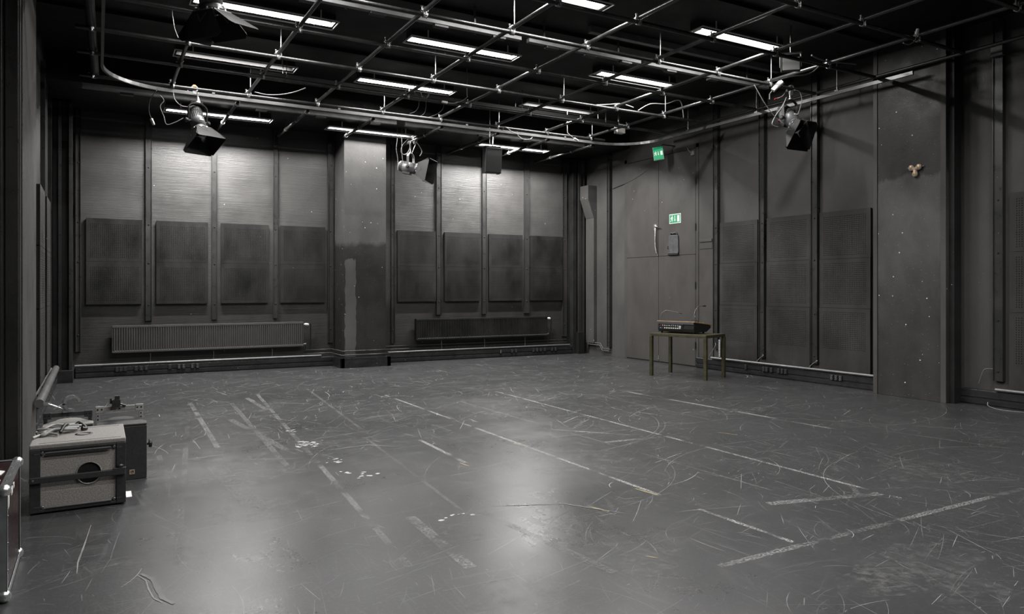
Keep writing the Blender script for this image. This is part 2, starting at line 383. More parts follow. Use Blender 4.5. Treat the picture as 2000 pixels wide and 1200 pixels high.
# broad rubbed arcs in the foreground
for pts, wd, mt in (([(275, 1122), (298, 1132), (308, 1150), (318, 1170), (343, 1183)], .03, 3), ([(268, 1125), (285, 1135), (290, 1152), (300, 1170), (320, 1180)], .008, 2),
                    ([(150, 1122), (152, 1100), (165, 1065), (180, 1020)], .008, 2), 
                    
                    ([(640, 880), (720, 870), (800, 875)], .02, 3), ([(930, 990), (1100, 985), (1260, 1010)], .012, 3)):
    P = [fl(*p) for p in pts]; Q = []
    for i in range(len(P)-1):
        for k in range(6): Q.append((P[i][0]+(P[i+1][0]-P[i][0])*k/6, P[i][1]+(P[i+1][1]-P[i][1])*k/6))
    m.cur = mt; strip(Q, wd, .0024)
for px, py, rx, ry in ((1790, 1105, .55, .28), (1740, 1130, .4, .2), (1880, 1150, .3, .2), (1960, 780+80, .3, .2), (770, 815, .45, .3), (860, 1050, .35, .2), (1010, 1160, .3, .2), (1240, 1090, .35, .3), (480, 930, .5, .3),
                       (650, 870, .3, .3), (1430, 805, .6, .25), (1470, 802, .5, .2), (500, 1000, .4, .3), (1100, 900, .6, .5), (1330, 700+60, .5, .3), (1800, 920, .5, .4), (300, 1090, .3, .2)):
    c = fl(px, py); ZT[0] += 1; m.cur = 8; z = .0010+ZT[0]*.00002
    m.add([(c[0]+rx*math.cos(k*PI/8)*rnd.uniform(.7, 1.1), c[1]+ry*math.sin(k*PI/8)*rnd.uniform(.7, 1.1), z) for k in range(16)], [tuple(range(16))])
struct(m.build('floor', ['stage_floor', 'scuff_white', 'scuff_grey', 'scuff_dim', 'scuff_yellow', 'tape_white', 'tape_grey', 'tape_ghost', 'rubbed_patch']))

# shell
m = MB(); m.box(-1.7, 10.3, YN-.2, YS, ZC, ZC+.2)
m.box(-1.7, 10.3, YS, 14.6, ZS, ZC+.2)                      # lower soffit along the back wall
for y in (-.3, 1.9, 4.05, 6.22, 8.08, 10.25): m.box(-1.4, 10, y, y+.09, ZC-.05, ZC+.01)   # shallow ribs of the ceiling
struct(m.build('ceiling', 'ceiling_paint'))
m = bw(); m.box(-1.7, 10.4, 0, .25, 0, 5.1); struct(m.build('wall_back', 'brick_paint'))
m = MB(); m.box(XR, XR+.25, YN, 14.4, 0, 5.1); struct(m.build('wall_right', 'board_paint'))
m = MB(); m.box(-1.75, -1.4, YN, 7.4, 0, 5.1); m.box(-1.75, XL, 8.9, 14.4, 0, 5.1); struct(m.build('wall_left', 'dark_paint'))
m = MB(); m.box(-1.7, 10.3, YN-.25, YN, 0, 5.1); struct(m.build('wall_front', 'dark_paint'))
# pillar at the left edge (close to the camera)
t = thing('wall_pillar', 'black painted pillar at the left edge behind the speakers and the flight case', 'pillar', (-1, 8.1, 0))
m = MB(); m.box(-1.4, -.555, 7.26, 9.0, 0, 4.94); m.build('pillar_body', 'board_paint', t, .004)
for x0, x1, d in ((-1.36, -1.10, .03), (-.93, -.84, .05), (-.765, -.68, .05), (-.66, -.57, .018)):
    m = MB(); m.box(x0, x1, 7.26-d, 7.259, 0, 4.93); m.build('vertical_batten', 'rail_paint', t, .003)
m = MB(); m.box(-.554, -.547, 7.30, 7.34, .02, 4.9); m.build('corner_strip', 'rail_paint', t)
# pillar on the back wall
t = thing('wall_pillar', 'black pillar between the two radiators on the back wall, pale paint above a dark coat', 'pillar', (4.46, 13.8, 0))
m = MB(); m.box(4.043, 4.873, 13.48, 14.2, 0, 4.51); m.build('pillar_body', 'column_paint', t, .004)
m = MB()       # lighter strip of old paint and the dark coat beside it: raised coats with ragged edges
def coat(x0, x1, z0, z1, y, jag, mb, seed):
    r_ = random.Random(seed); n = 22
    L = [(x0+r_.uniform(-jag, jag)*.5, z0+(z1-z0)*i/n) for i in range(n+1)]; R = [(x1+r_.uniform(-jag, jag)*.5, z0+(z1-z0)*i/n) for i in range(n+1)]
    T = [(x0+(x1-x0)*i/12, z1+r_.uniform(-jag, jag)) for i in range(1, 12)]
    pl = L+T+R[::-1]
    mb.add([(a, y, b) for a, b in pl], [tuple(range(len(pl)-1, -1, -1))])
coat(4.06, 4.27, .2, 2.05, 13.4785, .03, m, 3)
m.build('paint_strip', 'board_paint', t)
# big pillar on the right wall
t = thing('wall_pillar', 'wide black boxed pillar on the right wall carrying the brass hook', 'pillar', (9.8, 5.95, 0))
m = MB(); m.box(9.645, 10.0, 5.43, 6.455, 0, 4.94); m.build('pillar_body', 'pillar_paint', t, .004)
for y0, y1 in ((5.43, 5.50), (6.395, 6.455)):
    m = MB(); m.box(9.632, 9.646, y0, y1, 0, 4.93); m.build('edge_batten', 'board_paint', t, .002)
m = MB(); m.box(9.70, 9.86, 5.36, 5.431, 0, 4.93); m.build('side_batten', 'dark_paint', t, .003)
# post in the left back corner, and right back corner
t = thing('corner_post', 'dark steel post in the left back corner standing on its skirting box', 'post', (-.5, 13.7, 0))
m = MB(); m.box(-.62, -.37, 13.62, 14.15, .2, 4.5); m.build('post_body', 'dark_paint', t, .004)
m = MB(); m.box(-.545, -.50, 13.59, 13.621, .2, 4.5); m.build('post_rib', 'rail_paint', t, .003)
m = MB(); m.box(-.40, -.35, 13.56, 13.621, .2, 4.5); m.build('post_flange', 'rail_paint', t, .003)
m = MB(); m.box(-.64, -.34, 13.50, 14.1, 0, .2); m.build('skirting_box', 'trunk_paint', t, .006)
t = thing('corner_post', 'dark steel post in the right back corner beside the elbow duct', 'post', (9.7, 13.8, 0))
m = MB(); m.box(9.52, 9.62, 13.84, 14.0, 0, 4.5); m.build('post_body', 'dark_paint', t, .004)
m = MB(); m.box(9.66, 9.73, 13.82, 14.0, 0, 4.5); m.build('post_flange', 'rail_paint', t, .003)
m = MB(); m.box(9.76, 9.86, 13.86, 14.0, 0, 4.5); m.build('post_body', 'board_paint', t, .004)

# ------------------------------------------------------------------ skirting trunking with sockets, conduits on top
def socket(parent, M, pale=False):
    m = MB(); m.M = M; m.box(-.03, .03, -.016, 0, -.04, .04); o = m.build('power_socket', 'cable_black', parent, .004)
    m = MB(); m.M = M
    for z in (-.018, .018):
        m.lathe((0, -.0155, z), (0, -1, 0), [(0, .016), (.004, .016), (.004, .0125), (0, .012)], 14, (False, True))
    m.build('socket_ring', 'trunking_grey' if pale else 'console_grey', o)
def trunk_profile(m, x0, x1, d0, h):
    # stepped front: recessed band, bevelled top
    pr = [(0, 0), (-d0+.012, 0), (-d0+.012, .015), (-d0, .02), (-d0, .075), (-d0+.012, .082), (-d0+.012, .098), (-d0, .105), (-d0, h-.012), (-d0+.012, h), (0, h)]
    m.prism([(x0, y, z) for y, z in pr], (x1-x0, 0, 0))
BASE = {}
m = bw(); trunk_profile(m, -.32, 3.99, .14, .185); BASE['l'] = struct(m.build('baseboard_back', 'trunk_paint'))
m = MB(); m.box(3.97, 4.95, 13.42, 13.479, 0, .19); m.box(3.97, 4.042, 13.42, 14.0, 0, .19); m.box(4.874, 4.95, 13.42, 14.0, 0, .19); struct(m.build('baseboard_pillar', 'trunk_paint', None, .005))
m = bw(); trunk_profile(m, 4.96, 9.5, .14, .185); BASE['r'] = struct(m.build('baseboard_back', 'trunk_paint'))
def rw():
    m = MB(); m.M = Matrix.Translation((XR, 0, 0)) @ Matrix.Rotation(-PI/2, 4, 'Z'); return m    # x = -room y, y = +room x
m = rw(); trunk_profile(m, -10.22, -6.46, .10, .20); BASE['d'] = struct(m.build('baseboard_right', 'trunk_paint'))
m = rw(); trunk_profile(m, -5.36, 1.0, .10, .20); BASE['e'] = struct(m.build('baseboard_right', 'trunk_paint'))
m = MB(); m.M = Matrix.Translation((XL, 0, 0)) @ Matrix.Rotation(PI/2, 4, 'Z'); trunk_profile(m, 9.0, 13.5, .10, .20); struct(m.build('baseboard_left', 'trunk_paint'))
def sock_back(base, pxs, py, pale=()):
    for p in pxs:
        q = ybw(p, py, .14); socket(base, MBW @ Matrix.Translation((q.x, -.14, .125)), p in pale)
sock_back(BASE['l'], (229, 237, 245, 266, 276, 286, 332, 350, 359, 376, 386), 715, (350, 359, 376, 386))
sock_back(BASE['r'], (978, 1000, 1008, 1042, 1049, 1056, 1064, 1078, 1085), 685, (978,))
for p in (1457, 1492, 1498, 1507, 1521, 1528, 1535, 1625, 1633.5, 1642):
    q = fx(p, 720, 9.85); socket(BASE['d'], Matrix.Translation((9.85, q.y, .13)) @ Matrix.Rotation(-PI/2, 4, 'Z'), p > 1600)
def conduit(name, label, pts, r, mat, group=None, ends=None):
    m = MB(); m.tube(pts, r, 10); return tag(m.build(name, mat), label, 'pipe', group)
def pw(x, d, z): return MBW @ Vector((x, -d, z))
conduit('conduit_pipe', 'grey conduit pipe on the skirting under the long left radiator', [pw(-.33, .13, .212), pw(3.75, .13, .212)], .018, 'trunking_grey')
conduit('conduit_pipe', 'grey conduit pipe on the skirting under the right-hand radiator', [pw(5.0, .13, .212), pw(9.45, .13, .212)], .018, 'track_grey')
conduit('conduit_pipe', 'grey conduit pipe on the right wall skirting behind the mixer table', [(9.84, 9.82, .225), (9.84, 6.47, .225)], .018, 'trunking_grey')
conduit('conduit_pipe', 'grey conduit pipe on the skirting at the far right edge past the wide pillar', [(9.84, 4.93, .225), (9.84, 1.0, .225)], .018, 'trunking_grey')
# heating pipes
g = 'thin heating pipes along the back wall'
conduit('heating_pipe', 'thin heating pipe around the back pillar, upper of the two', [pw(3.46, .05, .32), pw(3.98, .05, .32), (4.0, 13.44, .32), (4.93, 13.44, .32), (4.96, 14.0, .32), pw(5.0, .06, .33), pw(9.4, .06, .33)], .010, 'rail_paint', g)
conduit('heating_pipe', 'thin heating pipe around the back pillar, lower of the two', [pw(3.42, .08, .25), pw(3.95, .08, .25), (3.98, 13.42, .245), (4.945, 13.42, .245), (4.98, 13.98, .25), pw(5.0, .09, .27), pw(9.4, .09, .27)], .010, 'rail_paint', g)
for k, (za, dd) in enumerate(((.26, .05), (.22, .07))):
    conduit('heating_pipe', 'short heating pipe low on the right wall beside the elbow duct, %s one' % ('lower', 'upper')[1-k], [(9.90-dd+.05, 13.75, za), (9.90-dd+.05, 13.30, za), (9.9-dd+.05, 13.2, za-.11), (9.9-dd+.05, 12.95, za-.11)], .011, 'track_grey')
m = MB(); m.box(9.60, 9.75, 13.74, 13.83, 0, .50); tag(m.build('riser_box', 'cable_black', None, .006), 'tall narrow black box on the floor in the right back corner', 'box')

# ------------------------------------------------------------------ vertical rails
def rail(M, x0, x1, z0, z1, depth, bolts, label, group):
    t = thing('wall_rail', label, 'rail', M @ Vector(((x0+x1)/2, 0, z0)), None, group)
    m = MB(); m.M = M; w_ = x1-x0
    m.prism([(x0, 0, z0), (x0, -depth, z0), (x0+.010, -depth, z0), (x0+.012, -depth+.016, z0), (x1-.012, -depth+.016, z0), (x1-.010, -depth, z0), (x1, -depth, z0), (x1, 0, z0)], (0, 0, z1-z0))
    m.build('channel', 'rail_paint', t)
    for z in bolts:
        m = MB(); m.M = M; m.lathe(((x0+x1)/2, -depth+.017, z), (0, -1, 0), [(0, .013), (.008, .012), (.012, .006)], 10); m.build('bolt', 'cable_black', t)
BR = [(147.5, 158, .44, 'black wall rail in the left back corner, beside the first perforated panels'),
      (284.5, 297, .94, 'black wall rail ending above the long radiator, between the first and second panel stacks'),
      (414, 424.7, .94, 'black wall rail ending above the long radiator, between the second and third panel stacks'),
      (534, 543, .94, 'black wall rail ending above the long radiator, between the third and fourth panel stacks'),
      (640.5, 650.5, .44, 'black wall rail just left of the back pillar'),
      (764.6, 771.7, .38, 'black wall rail just right of the back pillar'),
      (853, 863, .95, 'black wall rail right of the pillar, between the first and second panel stacks there'),
      (942.5, 951, .95, 'black wall rail behind the hanging loudspeaker, above the right radiator'),
      (1025, 1034, .95, 'black wall rail beside the rightmost panel stack of the back wall'),
      (1099, 1107, .40, 'black wall rail right of the last back wall panels, near the corner')]
for a, b, z0, lb in BR:
    xa, xb = ybw(a, 500, .05).x, ybw(b, 500, .05).x
    rail(MBW, xa, xb, z0, 4.5, .055, (z0+.28, 1.95, 2.62, 3.62), lb, 'vertical rails on the back wall')
RWM = Matrix.Translation((XR, 0, 0)) @ Matrix.Rotation(-PI/2, 4, 'Z')
for ya, yb_, z0, lb in ((13.03, 12.93, .2, 'black wall rail left of the double door, next to the elbow duct'),
                        (9.815, 9.70, .39, 'black wall rail right of the double door behind the mixer table'),
                        (8.745, 8.63, .32, 'black wall rail right of the mixer table, between two panel stacks'),
                        (7.695, 7.575, .31, 'black wall rail between the last two panel stacks left of the wide pillar'),
                        (4.985, 4.865, .33, 'black wall rail right of the wide pillar near the right edge')):
    rail(RWM, -ya, -yb_, z0, 4.9, .075, (z0+.12, 1.1, 1.95, 2.62), lb, 'vertical rails on the right wall')
for y, lb in ((11.35, 'black rail on the left wall between the louvred panels'), (12.95, 'black rail on the left wall near the corner post')):
    rail(Matrix.Translation((XL, 0, 0)) @ Matrix.Rotation(PI/2, 4, 'Z'), y-.05, y+.05, .25, 4.5, .05, (1.1, 2.6), lb, 'rails on the left wall')

# ------------------------------------------------------------------ perforated acoustic panels
def perf_mesh(W, Hh, nx, ny, p, top, mat='perf_paint', r=.0062, dep=.010):
    vs, fs = [], []; x0 = -nx*p/2; z1 = Hh-top; z0 = z1-ny*p
    def q(a, b, c, d):
        i = len(vs); vs.extend([(a, 0, c), (b, 0, c), (b, 0, d), (a, 0, d)]); fs.append((i, i+1, i+2, i+3))
    q(-W/2, W/2, 0, z0); q(-W/2, W/2, z1, Hh); q(-W/2, x0, z0, z1); q(-x0, W/2, z0, z1)
    ca = [(math.cos(k*PI/4), math.sin(k*PI/4)) for k in range(8)]
    ou = [(p/2*(1 if c > .1 else -1 if c < -.1 else 0), p/2*(1 if s > .1 else -1 if s < -.1 else 0)) for c, s in ca]
    for i in range(nx):
        for j in range(ny):
            cx = x0+(i+.5)*p; cz = z0+(j+.5)*p; b = len(vs)
            for a in ou: vs.append((cx+a[0], 0, cz+a[1]))
            for a in ca: vs.append((cx+a[0]*r, 0, cz+a[1]*r))
            for a in ca: vs.append((cx+a[0]*r, dep, cz+a[1]*r))
            for k in range(8):
                n = (k+1) % 8; fs.append((b+k, b+n, b+8+n, b+8+k)); fs.append((b+8+k, b+8+n, b+16+n, b+16+k))
    i = len(vs)      # edges
    vs.extend([(-W/2, 0, 0), (W/2, 0, 0), (W/2, 0, Hh), (-W/2, 0, Hh), (-W/2, dep, 0), (W/2, dep, 0), (W/2, dep, Hh), (-W/2, dep, Hh)])
    fs.extend([(i+1, i, i+4, i+5), (i+2, i+1, i+5, i+6), (i+3, i+2, i+6, i+7), (i, i+3, i+7, i+4)])
    me = bpy.data.meshes.new('perforated_sheet'); me.from_pydata(vs, [], fs); me.materials.append(MATS[mat]); me.update(); return me
PROTO = {}
def panel(key, dims, M, label, group, depth):
    if key not in PROTO:
        W, Hh = dims[0], dims[1]
        t = bpy.data.objects.new('acoustic_panel', None); COL.objects.link(t); t.empty_display_size = .1
        s_ = bpy.data.objects.new('perforated_sheet', perf_mesh(*dims, 'perf_paint' if key == 'back' else 'perf_paint_grey')); COL.objects.link(s_); s_.parent = t
        m = MB(); m.box(-W/2+.004, W/2-.004, .0102, depth, .004, Hh-.004); m.raw = True
        b_ = m.build('backing_board', 'hole_void'); b_.parent = t
        PROTO[key] = t; o = t
    else: o = copy_tree(PROTO[key])
    o.matrix_world = M; o.location = M.to_translation(); o.rotation_euler = M.to_euler()
    tag(o, label, 'acoustic panel', group); return o
stack = ['at the left end of the back wall', 'on the back wall behind the left stage light', 'on the back wall above the middle of the long radiator', 'on the back wall just left of the pillar',
         'on the back wall just right of the pillar', 'above the left part of the right radiator', 'on the back wall below the hanging loudspeaker', 'at the right end of the back wall']
for k, (a, b) in enumerate(((168, 278), (304.8, 407), (431.5, 525.3), (548.8, 634.8), (777, 851), (869.6, 938), (956, 1020), (1036.7, 1098))):
    xc = (ybw(a, 500, .06).x+ybw(b, 500, .06).x)/2
    for j, z0 in enumerate((1.235, 1.966)):
        panel('back', (.842, .728, 25, 20, .0295, .085), MBW @ Matrix.Translation((xc, -.065-.006*(1-j), z0)), '%s black perforated panel %s' % (('lower', 'upper')[j], stack[k]), 'perforated panels on the back wall', .065)
rstack = ['on the right wall above the mixer table', 'between two wall rails right of the mixer table', 'on the right wall just left of the wide pillar', 'at the far right edge beyond the wide pillar']
for k, yc in enumerate((9.225, 8.155, 7.11, 4.36)):
    for j, (z0, hh, ny, tp) in enumerate((( .195, 1.005, 20, .05), (1.204, .755, 22, .055), (1.963, .735, 21, .07))):
        panel('right%d' % j, (.87, hh, 25, ny, .0295, tp), Matrix.Translation((9.895-.005*(1-j), yc, z0)) @ Matrix.Rotation(-PI/2, 4, 'Z'), '%s black perforated panel %s' % (('lowest', 'middle', 'top')[j], rstack[k]), 'perforated panels on the right wall', .055)
for k, yc in enumerate((10.75, 12.1)):
    for j, (z0, hh, ny, tp) in enumerate((( .25, 1.005, 20, .05), (1.26, .755, 22, .055), (2.02, .735, 21, .07))):
        panel('right%d' % j, None, Matrix.Translation((XL+.055, yc, z0)) @ Matrix.Rotation(PI/2, 4, 'Z'), '%s black perforated panel on the left wall, %s the corner post' % (('lowest', 'middle', 'top')[j], ('further from', 'nearer to')[k]), 'perforated panels on the left wall', .055)

# ------------------------------------------------------------------ radiators
def radiator(x0, x1, z0, z1, label, mat):
    t = thing('radiator', label, 'radiator', pw((x0+x1)/2, .1, z0))
    m = bw(); m.box(x0, x1, -.150, -.065, z0+.02, z1-.02); m.build('water_panel', mat, t)
    m = bw(); n = int((x1-x0-.03)/.0375); p = (x1-x0-.03)/n       # ribbed front
    for i in range(n):
        a = x0+.015+i*p
        m.prism([(a+.004, -.150, z0+.035), (a+.009, -.164, z0+.035), (a+p-.009, -.164, z0+.035), (a+p-.004, -.150, z0+.035)], (0, 0, z1-z0-.075))
        m.cur = 1; m.box(a+p-.009, a+p+.009, -.1655, -.152, z0+.030, z0+.0385); m.cur = 0     # pale grey ledge at the foot of each groove
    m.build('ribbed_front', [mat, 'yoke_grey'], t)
    m = bw(); m.box(x0, x1, -.166, -.060, z1-.012, z1); m.box(x0, x1, -.166, -.158, z1-.04, z1-.012); m.build('top_grille', mat, t, .004)
    m = bw(); m.box(x0, x1, -.166, -.150, z0, z0+.034); m.box(x0, x1, -.15, -.065, z0+.004, z0+.02); m.build('bottom_edge', mat, t, .004)
    for a in (x0-.004, x1-.004):
        m = bw(); m.box(a, a+.008, -.163, -.062, z0+.005, z1-.005); m.build('side_panel', mat, t, .003)
    m = bw(); m.cyl((x1, -.11, z1-.05), (x1+.04, -.11, z1-.05), .012); m.lathe((x1+.035, -.11, z1-.05), (1, 0, -.15), [(0, .02), (.02, .026), (.06, .027), (.075, .018)], 16); o = m.build('thermostat_valve', 'white_plastic', t); o['label'] = 'white thermostat head'
    m = bw(); m.cyl((x1, -.11, z0+.04), (x1+.055, -.11, z0+.04), .011); m.sphere((x1+.05, -.11, z0+.04), .018, 10); m.build('return_valve', 'bright_steel', t)
    m = bw(); m.tube([(x1+.05, -.11, z0+.04), (x1+.055, -.10, z0), (x1+.055, -.08, .26)], .009); m.build('return_pipe', 'rail_paint', t)
    m = bw(); m.tube([(x1+.07, -.11, z1-.05), (x1+.15, -.09, z1-.05), (x1+.16, -.06, z1-.08), (x1+.16, -.05, .32)], .009); m.build('supply_pipe', 'rail_paint', t)
    for k in (.18, .5, .82):
        x = x0+(x1-x0)*k
        m = bw(); m.box(x-.015, x+.015, -.075, 0.0, z0+.1, z1-.06); m.build('wall_bracket', mat, t)
        m = bw(); m.tube([(x, -.10, z0+.01), (x+.01, -.12, z0-.05), (x+.005, -.13, .235)], .006, 6); m.build('pipe_hanger', 'track_grey', t)
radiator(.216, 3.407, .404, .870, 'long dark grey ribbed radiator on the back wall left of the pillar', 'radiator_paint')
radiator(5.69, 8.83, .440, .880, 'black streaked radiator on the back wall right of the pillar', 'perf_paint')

# ------------------------------------------------------------------ double door, side panel, signs
DM = RWM
d1 = bpy.data.objects.new('door_1', None); COL.objects.link(d1); d1.location = (XR, 11.35, 0); TM['door_1'] = Matrix.Translation((XR, 11.35, 0)); struct(d1)
for a, b in ((-12.385, -11.368), (-11.360, -10.315)):
    m = rw(); m.box(a, b, -.022, -.001, .02, 2.155); m.box(a, b, -.022, -.001, 2.163, 4.19); m.build('door_leaf', 'door_paint', d1, .003)
m = rw(); m.box(-12.47, -12.39, -.018, -.001, 0, 4.28); m.box(-10.31, -10.24, -.018, -.001, 0, 4.28); m.box(-12.47, -10.24, -.018, -.001, 4.2, 4.28); m.build('door_frame', 'door_paint', d1, .003)
for z in (.35, 1.5, 2.62, 3.5):
    m = rw(); m.cyl((-10.312, -.026, z), (-10.312, -.026, z+.13), .012); m.build('hinge', 'cable_black', d1)
m = rw(); m.box(-11.50, -11.42, -.028, -.022, 2.70, 2.82); m.tube([(-11.46, -.028, 2.77), (-11.46, -.075, 2.77), (-11.40, -.08, 2.765), (-11.32, -.08, 2.76)], .012); m.build('door_handle', 'bright_steel', d1)
m = rw(); m.tube([(-11.43, -.03, 2.80), (-11.43, -.05, 2.74), (-11.435, -.055, 2.5), (-11.43, -.055, 2.36), (-11.40, -.045, 2.22)], .014); o = m.build('pull_bar', 'bright_steel', d1)
m = rw(); m.box(-11.40, -11.375, -.035, -.02, 2.17, 2.23); m.box(-11.375, -11.35, -.03, -.02, .06, .14); m.build('bolt_plate', 'bright_steel', d1)
m = rw(); m.box(-10.42, -10.33, -.05, -.022, 4.06, 4.14); m.tube([(-10.40, -.05, 4.10), (-10.44, -.09, 4.17), (-10.5, -.05, 4.22)], .01); m.build('door_closer', 'trunking_grey', d1)
m = rw(); m.box(-10.225, -9.86, -.02, 0, .2, 4.6); m.box(-10.20, -9.87, -.045, -.02, 2.38, 2.43); m.box(-10.20, -9.87, -.03, -.02, 2.25, 2.378); struct(m.build('trim_1', 'door_paint', None, .003))
def exit_glyph(m, M, s_, lit):
    """running figure, arrow down, doorway: flat raised shapes, s_ = height"""
    m.M = M
    def P(pts): m.prism([(x*s_, 0, z*s_) for x, z in pts], (0, -.0015, 0))
    m.sphere((-.50*s_, -.001, .38*s_), .085*s_, 10, (1, .05, 1))
    P([(-.62, .26), (-.44, .28), (-.40, .16), (-.26, .10), (-.28, .03), (-.46, .09), (-.50, -.05), (-.36, -.14), (-.40, -.42), (-.49, -.40), (-.47, -.20), (-.62, -.10), (-.72, -.36), (-.90, -.34), (-.88, -.26), (-.78, -.28), (-.66, .0), (-.60, .14), (-.74, .06), (-.80, -.04), (-.87, .0), (-.78, .16)])
    P([(-.06, .40), (.06, .40), (.06, -.12), (.16, -.10), (0, -.42), (-.16, -.10), (-.06, -.12)])
    P([(.42, .42), (.86, .42), (.86, -.42), (.42, -.42)])
t = thing('exit_sign', 'green and white emergency exit sign on the door leaf', 'sign', (9.927, 10.875, 2.88))
M = Matrix.Translation((9.926, 10.875, 2.888)) @ Matrix.Rotation(-PI/2, 4, 'Z')
m = MB(); m.M = M; m.box(-.165, .165, -.004, 0.0, -.095, .095); m.build('sign_plate', 'sign_white', t, .002)
m = MB(); m.M = M; m.box(-.150, .150, -.0055, -.004, -.080, .080); m.build('green_field', 'exit_green', t)
m = MB(); exit_glyph(m, M @ Matrix.Translation((0, -.0056, 0)), .15, False); m.build('pictogram', 'sign_white', t)
t = thing('exit_sign', 'tilted lit green emergency exit sign box up by the ceiling above the door', 'sign', (9.9, 11.0, 4.15))
M = Matrix.Translation((9.62, 11.02, 4.175)) @ Matrix.Rotation(-YAW-.25, 4, 'Z') @ Matrix.Rotation(-.13, 4, 'Y')
m = MB(); m.M = M; m.box(-.10, .10, 0, .05, -.13, .13); m.build('sign_housing', 'white_enamel', t, .004)
m = MB(); m.M = M; m.box(-.095, .095, -.003, 0, -.125, .125); m.build('lit_face', 'exit_green_lit', t)
m = MB(); exit_glyph(m, M @ Matrix.Translation((0, -.004, .0)), .095, True); m.build('pictogram', 'sign_white_lit', t)
m = MB(); m.tube([M @ Vector((.06, .03, .12)), M @ Vector((.1, .06, .17)), Vector((9.95, 10.9, 4.33))], .012); m.build('wall_arm', 'lamp_black', t)
t = thing('covered_plate', 'dark grey taped cover hanging on the door leaf under the exit sign', 'door cover', (9.92, 10.91, 2.2))
m = rw(); pts = [(-11.04, 2.55), (-11.00, 2.57), (-10.80, 2.56), (-10.775, 2.54), (-10.765, 2.24), (-10.77, 2.21), (-11.04, 2.21), (-11.045, 2.30)]
m.prism([(a, -.023, z) for a, z in pts], (0, -.022, 0)); m.build('cover_sheet', 'tape_black', t, .004)
m = rw(); m.box(-11.06, -10.77, -.052, -.023, 2.165, 2.215); m.build('bottom_tape', 'cable_black', t, .006)
m = rw(); m.tube([(-11.0, -.03, 2.57), (-10.97, -.05, 2.61), (-10.90, -.05, 2.595), (-10.84, -.05, 2.615), (-10.81, -.03, 2.575)], .014, 8); m.build('top_fold', 'tape_black', t)
m = rw(); m.box(-11.09, -11.05, -.04, -.023, 2.30, 2.36); m.build('side_clip', 'cable_black', t, .004)
# elbow duct
t = thing('elbow_duct', 'black square duct with an elbow top in the right back corner', 'duct', (9.8, 13.6, 0))
m = MB(); m.prism([(9.70, 13.50, 3.86), (9.70, 13.50, 3.55), (9.86, 13.50, 3.12), (9.949, 13.50, 3.12), (9.949, 13.50, 3.86)], (0, .31, 0)); m.build('elbow', 'board_paint', t, .004)
m = MB(); m.box(9.862, 9.949, 13.50, 13.81, .25, 3.118); m.build('riser', 'board_paint', t, .003)
# triple hook
t = thing('wall_hook', 'brass triple lug bracket on the wide pillar', 'hook', (9.63, 5.83, 3.1))
c = Vector((9.64, 5.835, 3.115))
m = MB(); m.lathe(c, (-1, 0, 0), [(0, .035), (.02, .035), (.026, .02)], 16); m.build('boss', 'brass', t)
for a in (PI/6, PI*5/6, -PI/2):
    d = Vector((0, -math.cos(a), math.sin(a))); e = c+Vector((-.02, 0, 0))+d*.06
    m = MB(); m.cyl(c+Vector((-.014, 0, 0)), e, .026, 12, .032); m.sphere(e, .042, 12, (.6, 1, 1)); m.build('lug', 'brass', t)
m = MB(); m.box(9.625, 9.645, 5.72, 5.95, 3.145, 3.155); m.build('top_lip', 'trunking_grey', t)
#PART3
# ================================================================== CEILING GRID
GX = [.95, 2.0, 3.06, 4.14, 5.2, 6.33, 7.4, 8.42]
GY = [11.62, 10.48, 9.5, 8.38, 7.25, 6.28, 5.08, 4.0]
ZX, ZY, PR = 4.45, 4.498, .024
for k, x in enumerate(GX):
    m = MB(); m.cyl((x, 2.6, ZY), (x, 11.75, ZY), PR, 16)
    tag(m.build('grid_pipe', 'pipe_paint'), 'black ceiling grid pipe running towards the back wall, %s from the left' % ORD[k+1], 'pipe', 'lengthwise ceiling grid pipes')
m = MB(); m.cyl((-.15, 4.0, ZY+.01), (-.03, 11.8, ZY+.01), .05, 18)
tag(m.build('grid_pipe', 'dark_pipe_paint'), 'thick dark ceiling pipe at the far left above the left wall, running towards the back', 'pipe', 'lengthwise ceiling grid pipes')
m = MB(); m.cyl((9.56, 4.2, ZY), (9.56, 11.0, ZY), PR, 14)
tag(m.build('grid_pipe', 'dark_pipe_paint'), 'dark ceiling pipe along the right wall just above the curtain track', 'pipe', 'lengthwise ceiling grid pipes')
for k, y in enumerate(GY):
    lit = k in (0, 2, 4)
    m = MB(); m.cyl((-.22, y, ZX), ((9.40 if k else 8.75), y, ZX), PR, 16)
    tag(m.build('grid_pipe', 'pipe_paint'), 'black ceiling grid pipe running left to right, %s from the back wall' % ORD[k], 'pipe', 'crosswise ceiling grid pipes')
# couplers at the crossings
def coupler_mesh():
    m = MB(); m.raw = True
    m.lathe((-.024, 0, -.024), (1, 0, 0), [(0, .026), (0, .033), (.048, .033), (.048, .026)], 16, (False, False))
    m.lathe((0, -.024, .024), (0, 1, 0), [(0, .026), (0, .033), (.048, .033), (.048, .026)], 16, (False, False))
    m.box(-.022, .022, -.022, .022, -.004, .004)
    m.cyl((.0, -.030, -.06), (.0, -.034, .018), .007, 8); m.lathe((0, -.031, -.05), (0, 0, 1), [(0, .013), (.012, .013)], 6, sm=False)
    m.cyl((-.034, 0, -.012), (-.034, 0, .066), .007, 8); m.lathe((-.034, 0, .055), (0, 0, 1), [(0, .013), (.012, .013)], 6, sm=False)
    m.box(-.052, -.026, -.012, .012, .012, .02); m.cyl((.034, -.01, .03), (.034, .05, .045), .006, 8)
    return m.build('pipe_coupler', 'clamp_steel')
CP = coupler_mesh(); first = True
def project(x, y, z):
    xc = _c*x-_s*y; yc = _s*x+_c*y
    return (1000+F_PX*xc/yc, HOR-F_PX*(z-CAM_H)/yc) if yc > .3 else (-9999, 0)
